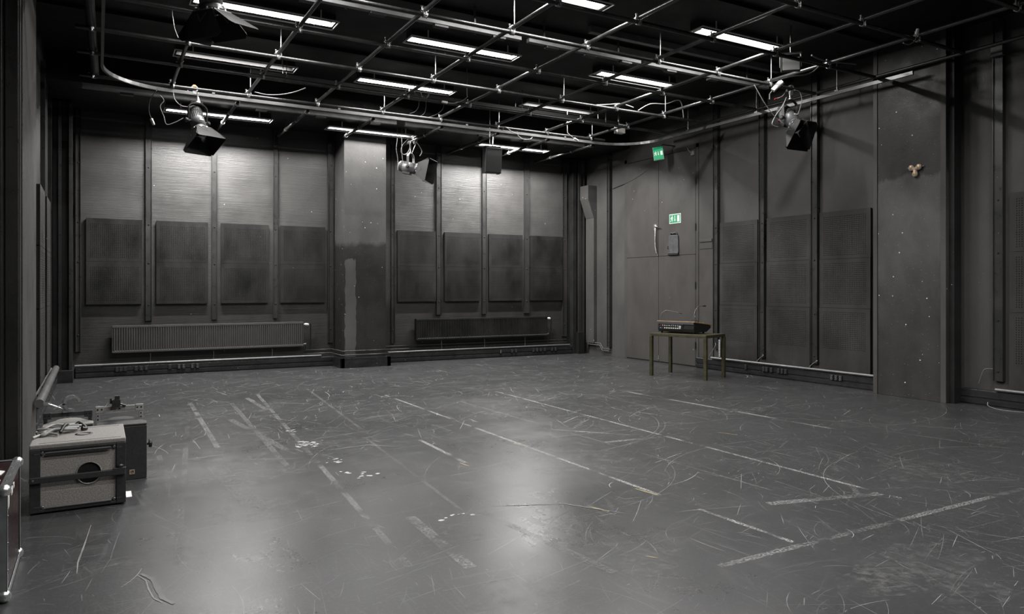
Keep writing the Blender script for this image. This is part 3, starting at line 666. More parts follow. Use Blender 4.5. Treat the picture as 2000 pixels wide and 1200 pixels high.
for i, x in enumerate([-.06]+GX):
    for j, y in enumerate(GY):
        u, v = project(x, y, ZX)
        if not (-10 < u < 2010 and -6 < v < 600): continue
        o = CP if first else CP.copy()
        if not first: COL.objects.link(o)
        first = False
        o.location = (x, y, (ZX+ZY)/2)
        tag(o, 'steel pipe coupler, %s lengthwise pipe from left, %s crosswise pipe from back wall' % (ORD[i], ORD[j]), 'pipe coupler', 'couplers of the ceiling grid')
# hanger rods
for i, x in ((1, 2.03), (3, 4.17), (5, 6.36), (7, 8.45)):
    for j in (0, 2, 4):
        y = GY[j]; m = MB(); m.cyl((x, y, ZX+.02), (x, y, ZC+.0), .0065, 8); m.lathe((x, y, ZX+.016), (0, 0, 1), [(0, .014), (.03, .014)], 6, sm=False)
        if y > YS: continue
        tag(m.build('hanger_rod', 'bright_steel'), 'thin steel hanger rod, %s lengthwise pipe from left, %s crosswise pipe from back wall' % (ORD[i+1], ORD[j]), 'rod', 'hanger rods of the grid')
# short stub pipes between curtain track and back wall, on brackets from the soffit
for k, x in enumerate((1.86, 2.92, 4.01, 5.26, 6.38, 7.48, 8.53)):
    ye = 13.36 if k == 2 else 13.9; z = 4.345
    t = thing('stub_pipe', 'short pipe from the curtain track to the back wall, %s from the left' % ORD[k], 'pipe', (x, 12.8, z), None, 'stub pipes over the back wall')
    m = MB(); m.lathe((x, 11.69, z), (0, 1, 0), [(.02, .017), (0, .017), (0, PR), (ye-11.69, PR)], 16, (True, True)); m.build('pipe_tube', 'pipe_paint', t)
    for y in (12.45, 13.25):
        m = MB(); m.lathe((x, y-.02, z), (0, 1, 0), [(0, .033), (.04, .033)], 14); m.cyl((x, y, z+.03), (x, y, ZS), .008, 8); m.build('ceiling_bracket', 'clamp_steel', t)
    m = MB(); m.lathe((x, 11.76, z), (0, 1, 0), [(0, .032), (.045, .032)], 14); m.cyl((x+.034, 11.78, z-.03), (x+.034, 11.78, z+.04), .007, 8); m.build('end_clamp', 'clamp_steel', t)
# curtain track round the room
pts = [(.05, y, 4.38) for y in (2.5, 5, 8, 10.6)]
pts += [(.95-.9*math.cos(a), 10.72+.9*math.sin(a), 4.38) for a in [PI/2*i/12 for i in range(0, 13)]]
pts += [(x, 11.62, 4.38) for x in (2, 4, 6, 8)]
pts += [(8.62+.82*math.sin(a), 10.8+.82*math.cos(a), 4.38) for a in [PI/2*i/12 for i in range(0, 13)]]
pts += [(9.44, y, 4.38) for y in (10, 8.5, 7.2, 5.75)]
t = thing('curtain_track', 'curved grey curtain track looping round the room below the grid', 'track', (4.7, 11.62, 4.38))
m = MB(); m.tube(pts, .02, prof=[(-.016, -.024), (.016, -.024), (.016, .024), (-.016, .024)]); m.build('track_rail', 'track_grey', t)
for x in (1.5, 3.4, 5.7, 7.8):
    m = MB(); m.box(x-.02, x+.02, 11.60, 11.66, 4.40, 4.43); m.build('track_clip', 'clamp_steel', t)
for y in (10, 8.4, 6.9):
    m = MB(); m.cyl((9.44, y, 4.40), (9.44, y, ZC), .007, 8); m.box(9.42, 9.46, y-.03, y+.03, 4.40, 4.425); m.build('track_clip', 'clamp_steel', t)
# cable trunkings with outlets
def trunking(x0, x1, y, z, h, label, n, rods):
    t = thing('cable_trunking', label, 'trunking', ((x0+x1)/2, y, z), None, 'grey ceiling cable trunkings')
    m = MB(); m.box(x0, x1, y-.035, y+.035, z, z+h); m.build('trunking_body', 'trunking_grey', t, .004)
    for k in range(n):
        x = x0+(x1-x0)*(k+.6)/n; m = MB(); m.box(x-.09, x+.09, y-.03, y+.05, z-.03, z-.001); m.build('outlet_box', 'console_black', t, .004)
    for x in rods:
        m = MB(); m.box(x-.012, x+.012, y+.036, y+.05, z-.01, ZC if y < YS else ZS); m.build('drop_strap', 'clamp_steel', t)
trunking(1.5, 4.62, 7.88, 4.62, .05, 'grey cable trunking under the ceiling, left piece of the middle row', 4, (2.4, 4.0))
trunking(4.73, 6.54, 7.88, 4.62, .05, 'grey cable trunking under the ceiling, middle piece of the middle row', 3, (5.0, 6.2))
trunking(6.61, 9.1, 7.88, 4.62, .05, 'grey cable trunking under the ceiling, right piece of the middle row', 3, (7.0, 8.7))
trunking(-.2, 4.62, 12.26, 4.42, .075, 'long grey cable trunking on the soffit edge over the curtain track, left piece', 5, ())
trunking(4.78, 8.7, 12.26, 4.42, .075, 'long grey cable trunking on the soffit edge over the curtain track, right piece', 4, ())
m = MB(); m.box(5.6, 9.2, 7.72, 7.80, 4.86, 4.949); struct(m.build('trim_2', 'trunking_grey', None, .004))
# cable ladder
t = thing('cable_ladder', 'dark cable ladder hung along the ceiling grid before the curtain track', 'cable ladder', (5.2, 10.97, 4.6))
for y in (10.86, 11.08):
    m = MB(); m.box(1.9, 8.5, y-.008, y+.008, 4.58, 4.64); m.build('side_rail', 'lamp_black', t)
for k in range(22):
    x = 2.05+.3*k; m = MB(); m.box(x-.014, x+.014, 10.868, 11.072, 4.585, 4.60); m.build('rung', 'clamp_steel', t)
for x in (2.4, 4.4, 6.4, 8.2):
    m = MB(); m.cyl((x, 10.85, 4.6), (x, 10.85, ZC), .006, 6); m.cyl((x, 11.09, 4.6), (x, 11.09, ZC), .006, 6); m.build('ladder_hanger', 'clamp_steel', t)
t = thing('ceiling_box', 'pale junction box hanging at the right end of the cable ladder', 'junction box', (8.3, 11.0, 4.45))
m = MB(); m.box(8.52, 8.70, 10.9, 11.02, 4.45, 4.62); m.build('box_body', 'white_plastic', t, .006)
m = MB(); m.box(8.57, 8.60, 10.94, 10.96, 4.62, ZC); m.build('hanger', 'clamp_steel', t)
# ------------------------------------------------------------------ fluorescent luminaires
def luminaire(x0, x1, yc, z, open_, label, top, low=False, black=False, power=1.0):
    t = thing('fluorescent_luminaire', label, 'ceiling light', ((x0+x1)/2, yc, z), None, 'fluorescent ceiling lights')
    hw = .085; d = .05 if open_ else (.068 if low else .085)
    m = MB()      # outer shell
    for a, b in ((yc-hw-.006, yc-hw), (yc+hw, yc+hw+.006)): m.box(x0, x1, a, b, z, z+d)
    m.box(x0-.006, x0, yc-hw-.006, yc+hw+.006, z, z+d); m.box(x1, x1+.006, yc-hw-.006, yc+hw+.006, z, z+d)
    m.box(x0-.006, x1+.006, yc-hw-.006, yc+hw+.006, z+d, top-.0005); m.build('housing', 'lamp_black', t)
    m = MB(); e = .001
    m.quad((x0+e, yc-hw+e, z+d-e), (x0+e, yc+hw-e, z+d-e), (x1-e, yc+hw-e, z+d-e), (x1-e, yc-hw+e, z+d-e))
    m.quad((x0+e, yc+hw-e, z+e), (x1-e, yc+hw-e, z+e), (x1-e, yc+hw-e, z+d-e), (x0+e, yc+hw-e, z+d-e))
    m.quad((x0+e, yc-hw+e, z+e), (x0+e, yc-hw+e, z+d-e), (x1-e, yc-hw+e, z+d-e), (x1-e, yc-hw+e, z+e))
    m.quad((x0+e, yc-hw, z+e), (x0+e, yc+hw, z+e), (x0+e, yc+hw, z+d), (x0+e, yc-hw, z+d))
    m.quad((x1-e, yc-hw, z+e), (x1-e, yc-hw, z+d), (x1-e, yc+hw, z+d), (x1-e, yc+hw, z+e)); m.build('reflector', 'hole_void' if black else 'lamp_grey' if low else 'white_enamel', t)  # unlit look put into the colour: darker reflectors for the dimmer troughs
    zt = z+d-.020 if not open_ else z+.010
    for dy in (-.036, .036):
        m = MB(); m.cyl((x0+.05, yc+dy, zt), (x1-.05, yc+dy, zt), .013, 12); m.build('fluorescent_tube', 'tube_glow', t)
    ld = bpy.data.lights.new('tube_light', 'AREA'); ld.shape = 'RECTANGLE'; ld.size = x1-x0-.12; ld.size_y = .055; ld.energy = LAMP_W*power; ld.color = (1, .985, .965)
    lo = bpy.data.objects.new('tube_light', ld); COL.objects.link(lo); lo.parent = t; lo.location = (0, 0, zt-.0145-z)
    for x in (x0+.03, x1-.03):
        m = MB(); m.box(x-.012, x+.012, yc-.07, yc+.07, zt-.016, z+d-.002); m.build('lamp_holder', 'white_plastic', t)
    m = MB()      # slim outer frame under the housing
    fw = .165
    for a in (yc-fw, yc+fw): m.box(x0-.03, x1+.03, a-.006, a+.006, z-.012, z+.002)
    for x in (x0-.03, x1+.03): m.box(x-.006, x+.006, yc-fw-.006, yc+fw+.006, z-.012, z+.002)
    for x in (x0+.2, x1-.2):
        for a in (yc-fw, yc+fw): m.box(x-.008, x+.008, a-.004, a+.004, z, top-.0005)
    m.build('outer_frame', 'white_enamel', t); return t
cols = ((.97, 2.60, 'left'), (3.63, 5.25, 'middle'), (6.72, 8.26, 'right'))
rows = ((13.06, 4.42, ZS, 'in the row over the back wall radiators'), (11.30, 4.85, ZC, 'in the row just before the curtain track'), (9.13, 4.85, ZC, 'in the middle row of the ceiling'),
        (6.98, 4.85, ZC, 'in the row at the top of the view'), (4.80, 4.85, ZC, 'in the fourth row before the curtain track'), (2.62, 4.85, ZC, 'in the row overhead'), (.45, 4.85, ZC, 'in the row behind the viewer'))
for r, (y, z, tp, lr) in enumerate(rows):
    for c_, (x0, x1, lc) in enumerate(cols):
        if r == 4 and c_ == 2: continue
        luminaire(x0, x1, y, z, r == 3 or (r == 2 and c_ == 2), '%s long fluorescent luminaire %s' % (lc, lr), tp, r == 0, r == 1 and c_ != 1, 4.2 if r == 0 and c_ != 1 else 1.0)
# ------------------------------------------------------------------ stage lights
def stage_light(piv, axis, hang, label, flaps=((.25, .25), (.25, .25), (.25, .25), (.25, .25))):
    """piv: yoke pivot; axis: beam direction; hang: point on the pipe above"""
    piv = Vector(piv); axis = Vector(axis).normalized(); hang = Vector(hang)
    t = thing('stage_light', label, 'stage light', piv)
    px_ = axis.cross(Vector((0, 0, 1)))
    px_.normalize(); zc = -axis; yc_ = zc.cross(px_)
    R = Matrix((px_, yc_, zc)).transposed().to_4x4(); B = Matrix.Translation(piv) @ R
    def mb(M=B): m = MB(); m.M = M; return m
    m = mb(); m.lathe((0, 0, .25), (0, 0, -1), [(0, .05), (.008, .075), (.03, .09), (.035, .098), (.06, .098), (.062, .092), (.075, .092), (.077, .1), (.35, .104), (.353, .096), (.378, .096), (.38, .106)], 28)
    b_ = m.build('lamp_body', 'lamp_grey', t)
    m = mb()
    for r_, (z, n, hh) in enumerate(((.16, 26, .014), (.115, 9, .032), (.06, 9, .018))):
        for k in range(n):
            a = 2*PI*k/26+(PI*.19 if r_ else 0); 
            m.prism([(.1015*math.cos(a-.07), .1015*math.sin(a-.07), z+hh), (.1015*math.cos(a+.07), .1015*math.sin(a+.07), z+hh), (.1035*math.cos(a+.07), .1035*math.sin(a+.07), z-hh), (.1035*math.cos(a-.07), .1035*math.sin(a-.07), z-hh)], (.003*math.cos(a), .003*math.sin(a), 0))
    m.build('vent_slots', 'hole_void', b_)
    m = mb(B @ Matrix.Translation((0, 0, -.06))); m.lathe((0, 0, -.066), (0, 0, -1), [(0, .112), (.02, .116), (.03, .122), (.05, .122), (.052, .10)], 28, (True, False)); m.build('lens_ring', 'lamp_black', t)
    m = mb(B @ Matrix.Translation((0, 0, -.06))); m.lathe((0, 0, -.080), (0, 0, -1), [(0, .10), (.014, .09), (.022, .06), (.026, .02)], 24); m.build('lens', 'glass_lens', t)
    for k in range(8):
        a = PI/8+k*PI/4; m = mb(B @ Matrix.Translation((0, 0, -.06))); m.box(.118*math.cos(a)-.008, .118*math.cos(a)+.008, .118*math.sin(a)-.008, .118*math.sin(a)+.008, -.122, -.095); m.build('door_clip', 'bright_steel', t)
    for k in range(4):
        Q = B @ Matrix.Translation((0, 0, -.06)) @ Matrix.Rotation(k*PI/2, 4, 'Z')
        wi, (la, lb), fl_ = .112, flaps[k][:2], (flaps[k]+(.42,))[2] if len(flaps[k]) == 2 else flaps[k][2]; fa, fb = la*fl_, lb*fl_; wa, wb = wi+la*.45, wi+lb*.45
        m = mb(Q); z0 = -.120; yi = .118
        m.prism([(-wi, yi, z0), (wi, yi, z0), (wb, yi+fb*.86, z0-lb*.86), (wb*.86, yi+fb, z0-lb), (-wa*.86, yi+fa, z0-la), (-wa, yi+fa*.86, z0-la*.86)], (0, .0025, .0012))
        f_ = m.build('barn_door', 'flap_black', t)
        m = mb(Q); m.tube([(-wi, yi+.004, z0), (wi, yi+.004, z0)], .005, 6); m.tube([(-.05, yi+.02, z0-.035), (0, yi+.052, z0-.115), (.05, yi+.02, z0-.035)], .003, 5); m.build('door_hinge', 'lamp_grey', f_)
    # yoke in the plane of the pivot axis and the vertical
    up = Vector((0, 0, 1)); n_ = px_.cross(up)
    Y = Matrix.Translation(piv) @ Matrix((px_, n_, up)).transposed().to_4x4()
    path = [(-.145, 0, -.02), (-.145, 0, .16)]+[(-.145*math.cos(a), 0, .18+.10*math.sin(a)) for a in [PI*i/14 for i in range(1, 14)]]+[(.145, 0, .16), (.145, 0, -.02)]
    m = MB(); m.M = Y
    inner = [(x*.95, y, z-(.007 if z > .17 else 0)) for x, y, z in path]
    for i in range(len(path)-1):
        a, b, c2, d2 = path[i], path[i+1], inner[i+1], inner[i]
        m.prism([(a[0], -.022, a[2]), (b[0], -.022, b[2]), (c2[0], -.022, c2[2]), (d2[0], -.022, d2[2])], (0, .044, 0))
    m.build('yoke', 'lamp_black', t)
    for s_ in (-1, 1):
        m = MB(); m.M = Y; m.cyl((s_*.10, 0, 0), (s_*.152, 0, 0), .014, 12); m.lathe((s_*.150, 0, 0), (s_, 0, 0), [(0, .03), (.02, .034), (.035, .03), (.04, .015)], 10, sm=False); m.build('tilt_knob', 'lamp_black', t)
    top = piv+Vector((0, 0, .278))
    m = MB(); m.cyl(top, Vector((top.x, top.y, hang.z-.06)), .011, 10); m.cyl(top+Vector((.03, 0, .01)), Vector((hang.x+.03, hang.y, hang.z-.05)), .007, 8)
    m.lathe(top, (0, 0, 1), [(0, .03), (.018, .03), (.022, .018)], 14); m.build('spigot', 'bright_steel', t)
    m = MB()
    hk = [(hang.x+.042*math.cos(a), hang.y, hang.z+.042*math.sin(a)) for a in [PI*(-.45)+PI*1.35*i/14 for i in range(15)]]
    m.tube(hk, .01, 8, prof=[(-.02, -.008), (.02, -.008), (.02, .008), (-.02, .008)]); m.box(hang.x-.025, hang.x+.025, hang.y-.02, hang.y+.02, hang.z-.08, hang.z-.036)
    m.cyl((hang.x-.02, hang.y, hang.z-.055), (hang.x-.09, hang.y, hang.z-.045), .006, 8); m.lathe((hang.x-.085, hang.y, hang.z-.046), (-1, 0, .1), [(0, .016), (.012, .016)], 6, sm=False)
    m.build('hook_clamp', 'bright_steel', t)
    # tail control box
    m = mb(); m.box(-.06, .06, -.135, -.085, -.03, .13); m.build('ballast_box', 'lamp_black', t, .008)
    m = mb(); m.box(-.03, .03, .103, .109, -.045, -.03) ; o = m.build('type_plate', 'white_plastic', t)
    return t, B
TL, BL = stage_light(tuple(fy(386, 238, 11.56)), (.45*_c-.35*_s, -.45*_s-.35*_c, -1.05), (1.24, 11.62, 4.45), 'grey stage light with black barn doors hanging at the left before the long radiator')
TR_, BRt = stage_light(tuple(fy(1543, 232, 7.2)), (.34*_c-.66*_s, -.34*_s-.66*_c, -.80), (8.87, 7.25, 4.45), 'grey stage light with square barn doors hanging at the right before the wall panels', ((.12, .12), (.26, .15), (.27, .27), (.15, .26)))
m = MB(); m.M = BRt; m.box(-.162, -.154, .0, .03, .04, .12); m.build('blue_tag', 'blue_tape', TR_)
p = fy(802, 328, 12.95)
TM_, BM = stage_light(tuple(p), (.95*_c-.25*_s, -.95*_s-.25*_c, -.22), (5.26, 12.95, 4.345), 'stage light aimed sideways, hanging right of the back pillar')
for ch in list(TM_.children):
    if ch.name.split('.')[0] in ('yoke',): ch.data.materials[0] = MATS['lamp_grey']
stage_light((.90, 7.2, 4.24), (.05*_c+.14*_s, -.05*_s+.14*_c, -1), (.87, 7.25, 4.45), 'black stage light cut off by the top edge, nearest to the viewer', ((.22, .22), (.25, .25), (.27, .27, .3), (.17, .17, 1.5)))
# tail cables of the lights and other loose cables
def cable(label, pts, r=.006, mat='cable_grey', group='loose cables on the lighting grid', plug=None):
    P = [Vector(p) for p in pts]; Q = []
    for i in range(len(P)-1):        # Catmull-Rom
        p0, p1, p2, p3 = P[max(i-1, 0)], P[i], P[i+1], P[min(i+2, len(P)-1)]
        for k in range(6):
            u = k/6; Q.append(.5*((2*p1)+(p2-p0)*u+(2*p0-5*p1+4*p2-p3)*u*u+(3*p1-p0-3*p2+p3)*u**3))
    Q.append(P[-1])
    m = MB(); m.tube(Q, r, 7)
    if not plug: return tag(m.build('cable', mat), label, 'cable', group)
    t = thing('cable', label, 'cable', P[0], None, group); m.build('cable_lead', mat, t)
    m = MB(); d = (Q[-1]-Q[-4]).normalized(); m.cyl(Q[-1]-d*.015, Q[-1]+d*.025, .012, 12, .010) if plug == 'red_plastic' else m.cyl(Q[-1]-d*.03, Q[-1]+d*.06, .022, 12, .018); m.build('plug', plug, t); return t
L = lambda pl, Y: [fy(a, b, Y) for a, b in pl]
cable('grey cable looping from the left stage light to the pipe left of it', L([(358, 231), (340, 240), (325, 243), (320, 228), (313, 208), (320, 196), (312, 186)], 11.5))
cable('short grey cable from the left stage light up to the curtain track', L([(372, 209), (355, 207), (342, 195), (338, 180)], 11.52))
cable('dangling cable with pale plug beside the left stage light', [fy(308, 174, 11.61)]+L([(306, 177), (293, 195), (291, 218), (297, 236)], 11.5), .006, 'cable_black', plug='white_plastic')
cable('grey cable hanging across the grid between second and third lengthwise pipes', L([(497, 180), (520, 185), (548, 185), (575, 180), (597, 172)], 11.3), .008)
cable('grey cable loop on the grid above the middle stage light', L([(797, 272), (786, 285), (784, 298), (792, 302), (800, 292), (801, 280)], 12.8), .008)
cable('grey cable from the middle stage light up its right side', L([(820, 305), (824, 296), (819, 285), (814, 278)], 12.8), .007)
cable('thin cable hanging down left of the middle stage light', [Vector((*fy(776, 275, 12.9).xy, ZS))]+L([(776, 275), (774, 290), (777, 310), (777, 332)], 12.9), .006)
cable('second thin cable hanging down behind the middle stage light', [Vector((*fy(785, 282, 12.9).xy, ZS))]+L([(785, 282), (785, 300), (788, 322)], 12.9), .006)
cable('grey cable loop under the ceiling ladder near the fourth lengthwise pipe', L([(823, 178), (824, 188), (833, 191), (839, 182), (838, 172)], 10.7), .007)
cable('grey cable sagging from a white plug behind the fifth crosswise pipe', [Vector((*fy(912, 182, 10.2).xy, ZC))]+L([(912, 182), (912, 190), (902, 197), (885, 202), (870, 200)], 10.2), .007, 'cable_grey', plug='white_plastic')
cable('grey cable bow along the soffit left of the hanging loudspeaker', L([(800, 222), (812, 217), (818, 205)], 11.9)+[Vector((*fy(818, 205, 11.9).xy, ZC))], .006)
cable('second grey cable bow along the soffit near the middle', L([(815, 230), (828, 222), (832, 208)], 11.9)+[Vector((*fy(832, 208, 11.9).xy, ZC))], .006)
cable('third grey cable bow along the soffit near the middle', L([(835, 230), (855, 222), (866, 210)], 11.9)+[Vector((*fy(866, 210, 11.9).xy, ZC))], .006)
cable('pale cable slung along the grid over the exit door, left half', L([(1128, 203), (1160, 205), (1190, 204), (1215, 203), (1237, 210)], 9.5), .008)
cable('pale cable slung along the grid over the exit door, right half', L([(1246, 216), (1270, 203), (1300, 203), (1328, 197), (1335, 230)], 9.5), .008)
cable('grey cable hooked beside the hanging loudspeaker', [fy(982, 254, 11.62)]+L([(985, 248), (993, 252), (1000, 258), (1012, 262)], 11.5), .008)
cable('grey cable hanging right of the hanging loudspeaker by the track', [fy(1010, 257, 11.62)]+L([(1012, 265), (1022, 272), (1035, 272), (1040, 268)], 11.6), .007)
cable('grey cable beside the right end of the curtain track', [Vector((*fy(1108, 254, 11.4).xy, ZC))]+L([(1108, 254), (1111, 262), (1118, 268), (1124, 272)], 11.4), .007, 'cable_grey', plug='white_plastic')
cable('slanting grey cable with red plug left of the right stage light', L([(1473, 166), (1492, 200), (1508, 222), (1521, 237)], 7.15), .006, 'cable_grey', plug='red_plastic')
cable('grey cable bending back to the rear of the right stage light', L([(1536, 190), (1528, 208), (1516, 224), (1508, 243), (1520, 248)], 7.15), .006)
cable('grey cable arching over the right stage light with red plug', L([(1537, 175), (1528, 188), (1515, 193)], 7.2), .007, 'cable_grey', plug='red_plastic')
cable('grey cable looping down the right side of the right stage light', L([(1552, 176), (1562, 180), (1566, 195), (1563, 210), (1558, 224)], 7.15), .006)
cable('cable running along the grid pipe towards the work light', L([(1602, 127), (1588, 140), (1570, 147), (1545, 150), (1520, 157)], 6.3), .008)
cable('grey cable bunch on the crosswise pipe right of the work light', L([(1585, 108), (1600, 115), (1620, 121), (1640, 122), (1672, 125)], 6.2), .011)
cable('thin cable at the top edge beside the nearest stage light', L([(331, 0), (336, 15), (337, 30), (341, 55), (348, 74)], 9.4), .006)
cable('thin black lead along the top of the double door wall', [(9.94, 12.9, 3.72), (9.93, 12.2, 3.82), (9.93, 11.75, 3.95)], .006, 'cable_black')
cable('cable end with pale block over the wide pillar', L([(1764, 84), (1775, 87), (1787, 80), (1791, 66)], 5.0), .007, 'cable_grey', plug='white_plastic')
t = thing('orange_clip', 'small orange clip on the pipe above the left stage light', 'clip', (1.24, 11.62, 4.47))
m = MB(); m.box(1.22, 1.255, 11.60, 11.64, 4.474, 4.505); m.build('clip_body', 'orange_plastic', t)
# work light box by the right grid
t = thing('work_light', 'small pale work light box hung under the grid at upper right', 'work light', (7.8, 6.4, 4.3))
c = fy(1545, 126, 6.42); M = Matrix.Translation(c) @ Matrix.Rotation(-.75, 4, 'Z')
m = MB(); m.M = M; m.box(-.12, .12, 0, .08, -.08, .10); m.build('light_housing', 'lamp_black', t, .006)
m = MB(); m.M = M; m.box(-.105, .105, -.006, 0, -.07, .09); m.build('diffuser_panel', 'white_enamel', t)
m = MB(); m.M = M; m.box(-.135, -.122, .02, .06, -.02, .16); m.box(.122, .135, .02, .06, -.02, .16); m.box(-.135, .135, .02, .06, .15, .165); m.build('bracket', 'bright_steel', t)
m = MB(); m.cyl((c.x+.03, c.y+.03, c.z+.16), (c.x+.03, c.y+.03, ZC), .008, 8); m.build('hanger', 'clamp_steel', t)
t = thing('grid_lamp', 'small pale spotlight head clamped on the pipe above the right stage light', 'lamp', (8.55, 7.2, 4.5))
c = fy(1518, 168, 7.2); m = MB(); m.cyl(c+Vector((-.05, .04, -.06)), c+Vector((.05, -.04, .06)), .035, 14, .042); m.build('lamp_head', 'white_enamel', t)
m = MB(); m.tube([c+Vector((-.05, .04, -.06)), c+Vector((-.09, .06, -.12)), c+Vector((-.10, .05, -.2))], .012); m.build('lamp_lead', 'cable_black', t)
m = MB(); m.cyl(c, (c.x-.02, 7.25, 4.46), .012, 8); m.build('lamp_clamp', 'bright_steel', t)
# hanging loudspeaker
t = thing('hanging_loudspeaker', 'black loudspeaker hanging from a stub pipe before the right radiator wall', 'loudspeaker', (6.33, 11.9, 3.65))
M = Matrix.Translation((6.33, 11.78, 3.63)) @ Matrix.Rotation(-.12, 4, 'Z') @ Matrix.Rotation(.10, 4, 'X')
m = MB(); m.M = M; m.prism([(-.16, 0, 0), (.16, 0, 0), (.12, .28, 0), (-.12, .28, 0)], (0, 0, .47)); m.build('cabinet', 'speaker_black', t, .012)
m = MB(); m.M = M; m.box(-.145, .145, -.008, 0, .015, .455); m.build('grille', 'cable_black', t, .003)
m = MB(); m.M = M; m.box(.135, .15, .05, .20, -.01, .50); m.box(-.15, -.135, .05, .20, -.01, .50); m.box(-.15, .15, .08, .17, .485, .50); m.build('bracket', 'lamp_black', t)
m = MB(); m.cyl((6.33, 11.92, 4.05), (6.33, 11.92, ZC), .005, 6); m.build('safety_wire', 'bright_steel', t)
m = MB(); m.cyl((6.36, 11.88, 4.06), (6.38, 11.88, 4.345), .014, 10); m.build('hanger', 'bright_steel', t)

# ================================================================== TABLE WITH MIXER
e1 = Vector((.290, -.957, 0)); O = Vector((8.33, 9.72, 0)); e2 = Vector((.957, .290, 0))
TMx = Matrix((e1, e2, Vector((0, 0, 1)))).transposed().to_4x4(); TMx = Matrix.Translation(O) @ TMx
# e1 x e2 points up, so local x = length, y = depth
t = thing('side_table', 'olive painted steel table carrying the mixing console', 'table', O+e1*.5+e2*.3)
LT, DT, HT = 1.03, .62, .735
def tb():
    m = MB(); m.M = TMx; return m
m = tb(); m.box(-.02, LT+.02, -.02, DT+.02, HT-.012, HT); m.build('table_top', 'olive_steel', t, .003)
m = tb(); m.box(-.02, LT+.02, -.02, .02, HT-.05, HT-.012); m.box(-.02, LT+.02, DT-.02, DT+.02, HT-.05, HT-.012); m.box(-.02, .02, .02, DT-.02, HT-.05, HT-.012); m.box(LT-.02, LT+.02, .02, DT-.02, HT-.05, HT-.012); m.build('apron_frame', 'olive_steel', t, .003)
for x in (0, LT):
    for y in (0, DT):
        m = tb(); m.box(x-.027, x+.027, y-.027, y+.027, 0, HT-.05); m.build('leg', 'olive_steel', t, .003)
t = thing('mixing_console', 'black digital mixing console with wooden edges on the olive table', 'mixing console', O+e1*.4+e2*.4+Vector((0, 0, HT)))
x0, x1, y0, y1 = .04, .74, .14, .70
zb = HT+.022
m = tb(); m.prism([(x0, y0+.03, zb), (x0, y0, zb+.06), (x0, y0+.01, zb+.175), (x0, y1, zb+.115), (x0, y1+.03, zb+.07), (x0, y1-.12, zb)], (x1-x0, 0, 0)); m.build('console_body', 'console_black', t, .006)
m = tb(); m.prism([(x0+.02, y0+.012, zb+.176), (x1-.02, y0+.012, zb+.176), (x1-.02, y1, zb+.117), (x0+.02, y1, zb+.117)], (0, 0, .006)); o = m.build('control_surface', 'console_grey', t)
r_ = random.Random(5); 
for k in range(16):
    m = tb(); x = x0+.05+k*.04; yy = y0+.34+r_.uniform(0, .1); z = zb+.182-(yy-y0)*.108; m.box(x-.006, x+.006, yy-.014, yy+.014, z, z+.016); m.build('fader', 'white_plastic', o)
m = tb(); m.box(x0+.25, x0+.45, y1-.2, y1-.04, zb+.13, zb+.145); m.build('touch_screen', 'screen_blue', t)
m = tb(); m.prism([(x0-.012, y0-.004, zb+.172), (x0-.012, y0-.004, zb+.188), (x0-.012, y1+.03, zb+.128), (x0-.012, y1+.035, zb+.075), (x0-.012, y1, zb+.112)], (.012, 0, 0)); m.build('wood_edge', 'oak_trim', t, .002)
m = tb(); m.prism([(x1, y0-.004, zb+.172), (x1, y0-.004, zb+.188), (x1, y1+.03, zb+.128), (x1, y1+.035, zb+.095), (x1, y1, zb+.112)], (.012, 0, 0)); m.build('wood_edge', 'oak_trim', t, .002)
m = tb(); m.box(x0-.012, x1+.012, y0-.006, y0+.012, zb+.178, zb+.188); m.build('wood_edge', 'oak_trim', t, .002)
m = tb(); m.box(x0+.004, x1-.004, y0-.008, y0+.004, zb+.135, zb+.176); m.build('rear_lip', 'console_grey', t, .003)
m = tb(); m.box(x0+.03, x1-.2, y0-.004, y0+.03, zb+.04, zb+.13); rp = m.build('rear_panel', 'console_black', t, .002)
for k in range(20):
    row = k % 2; m = tb(); x = x0+.06+(k//2)*.042; z = zb+.105-row*.038
    if row == 0: m.lathe((x, y0-.004, z), (0, -1, 0), [(0, .012), (.005, .012), (.005, .008)], 10)
    else: m.box(x-.013, x+.013, y0-.008, y0-.004, z-.009, z+.009)
    m.build('connector', 'red_plastic' if k in (0, 3) else 'blue_tape' if k == 1 else 'bright_steel' if row == 0 else 'white_plastic', rp)
m = tb(); m.box(x0+.42, x0+.46, y0-.012, y0-.002, zb+.085, zb+.1); m.build('type_plate', 'white_plastic', t)
for x in (x0+.04, x1-.04):
    for y in (y0+.07, y1-.17):
        m = tb(); m.cyl((x, y, HT), (x, y, zb), .018, 12); m.build('foot', 'cable_black', t)
for (xa, pa) in ((x0+.03, [(0, 0, 0), (.0, 0, .08), (.02, .02, .14), (.08, .04, .185), (.18, .05, .18), (.32, .07, .15)]), (x1-.03, [(0, 0, 0), (.005, .01, .1), (.02, .03, .2), (.05, .1, .27), (.08, .18, .27)])):
    P = [(xa+a, y0+.03+b, zb+.18+c_) for a, b, c_ in pa]
    m = tb(); m.tube(P, .005, 8); g_ = m.build('gooseneck_lamp', 'track_grey', t)
    m = tb(); d = Vector(P[-1])-Vector(P[-2]); m.cyl(P[-1], Vector(P[-1])+d.normalized()*.06, .010, 10); m.build('lamp_head', 'cable_black', g_)
m = tb(); m.tube([(x1-.2, y0+.22, zb+.17), (x1-.19, y0+.24, zb+.21), (x1-.1, y0+.28, zb+.20), (x1-.08, y0+.29, zb+.16)], .006, 8); m.build('cable_stub', 'cable_black', t)
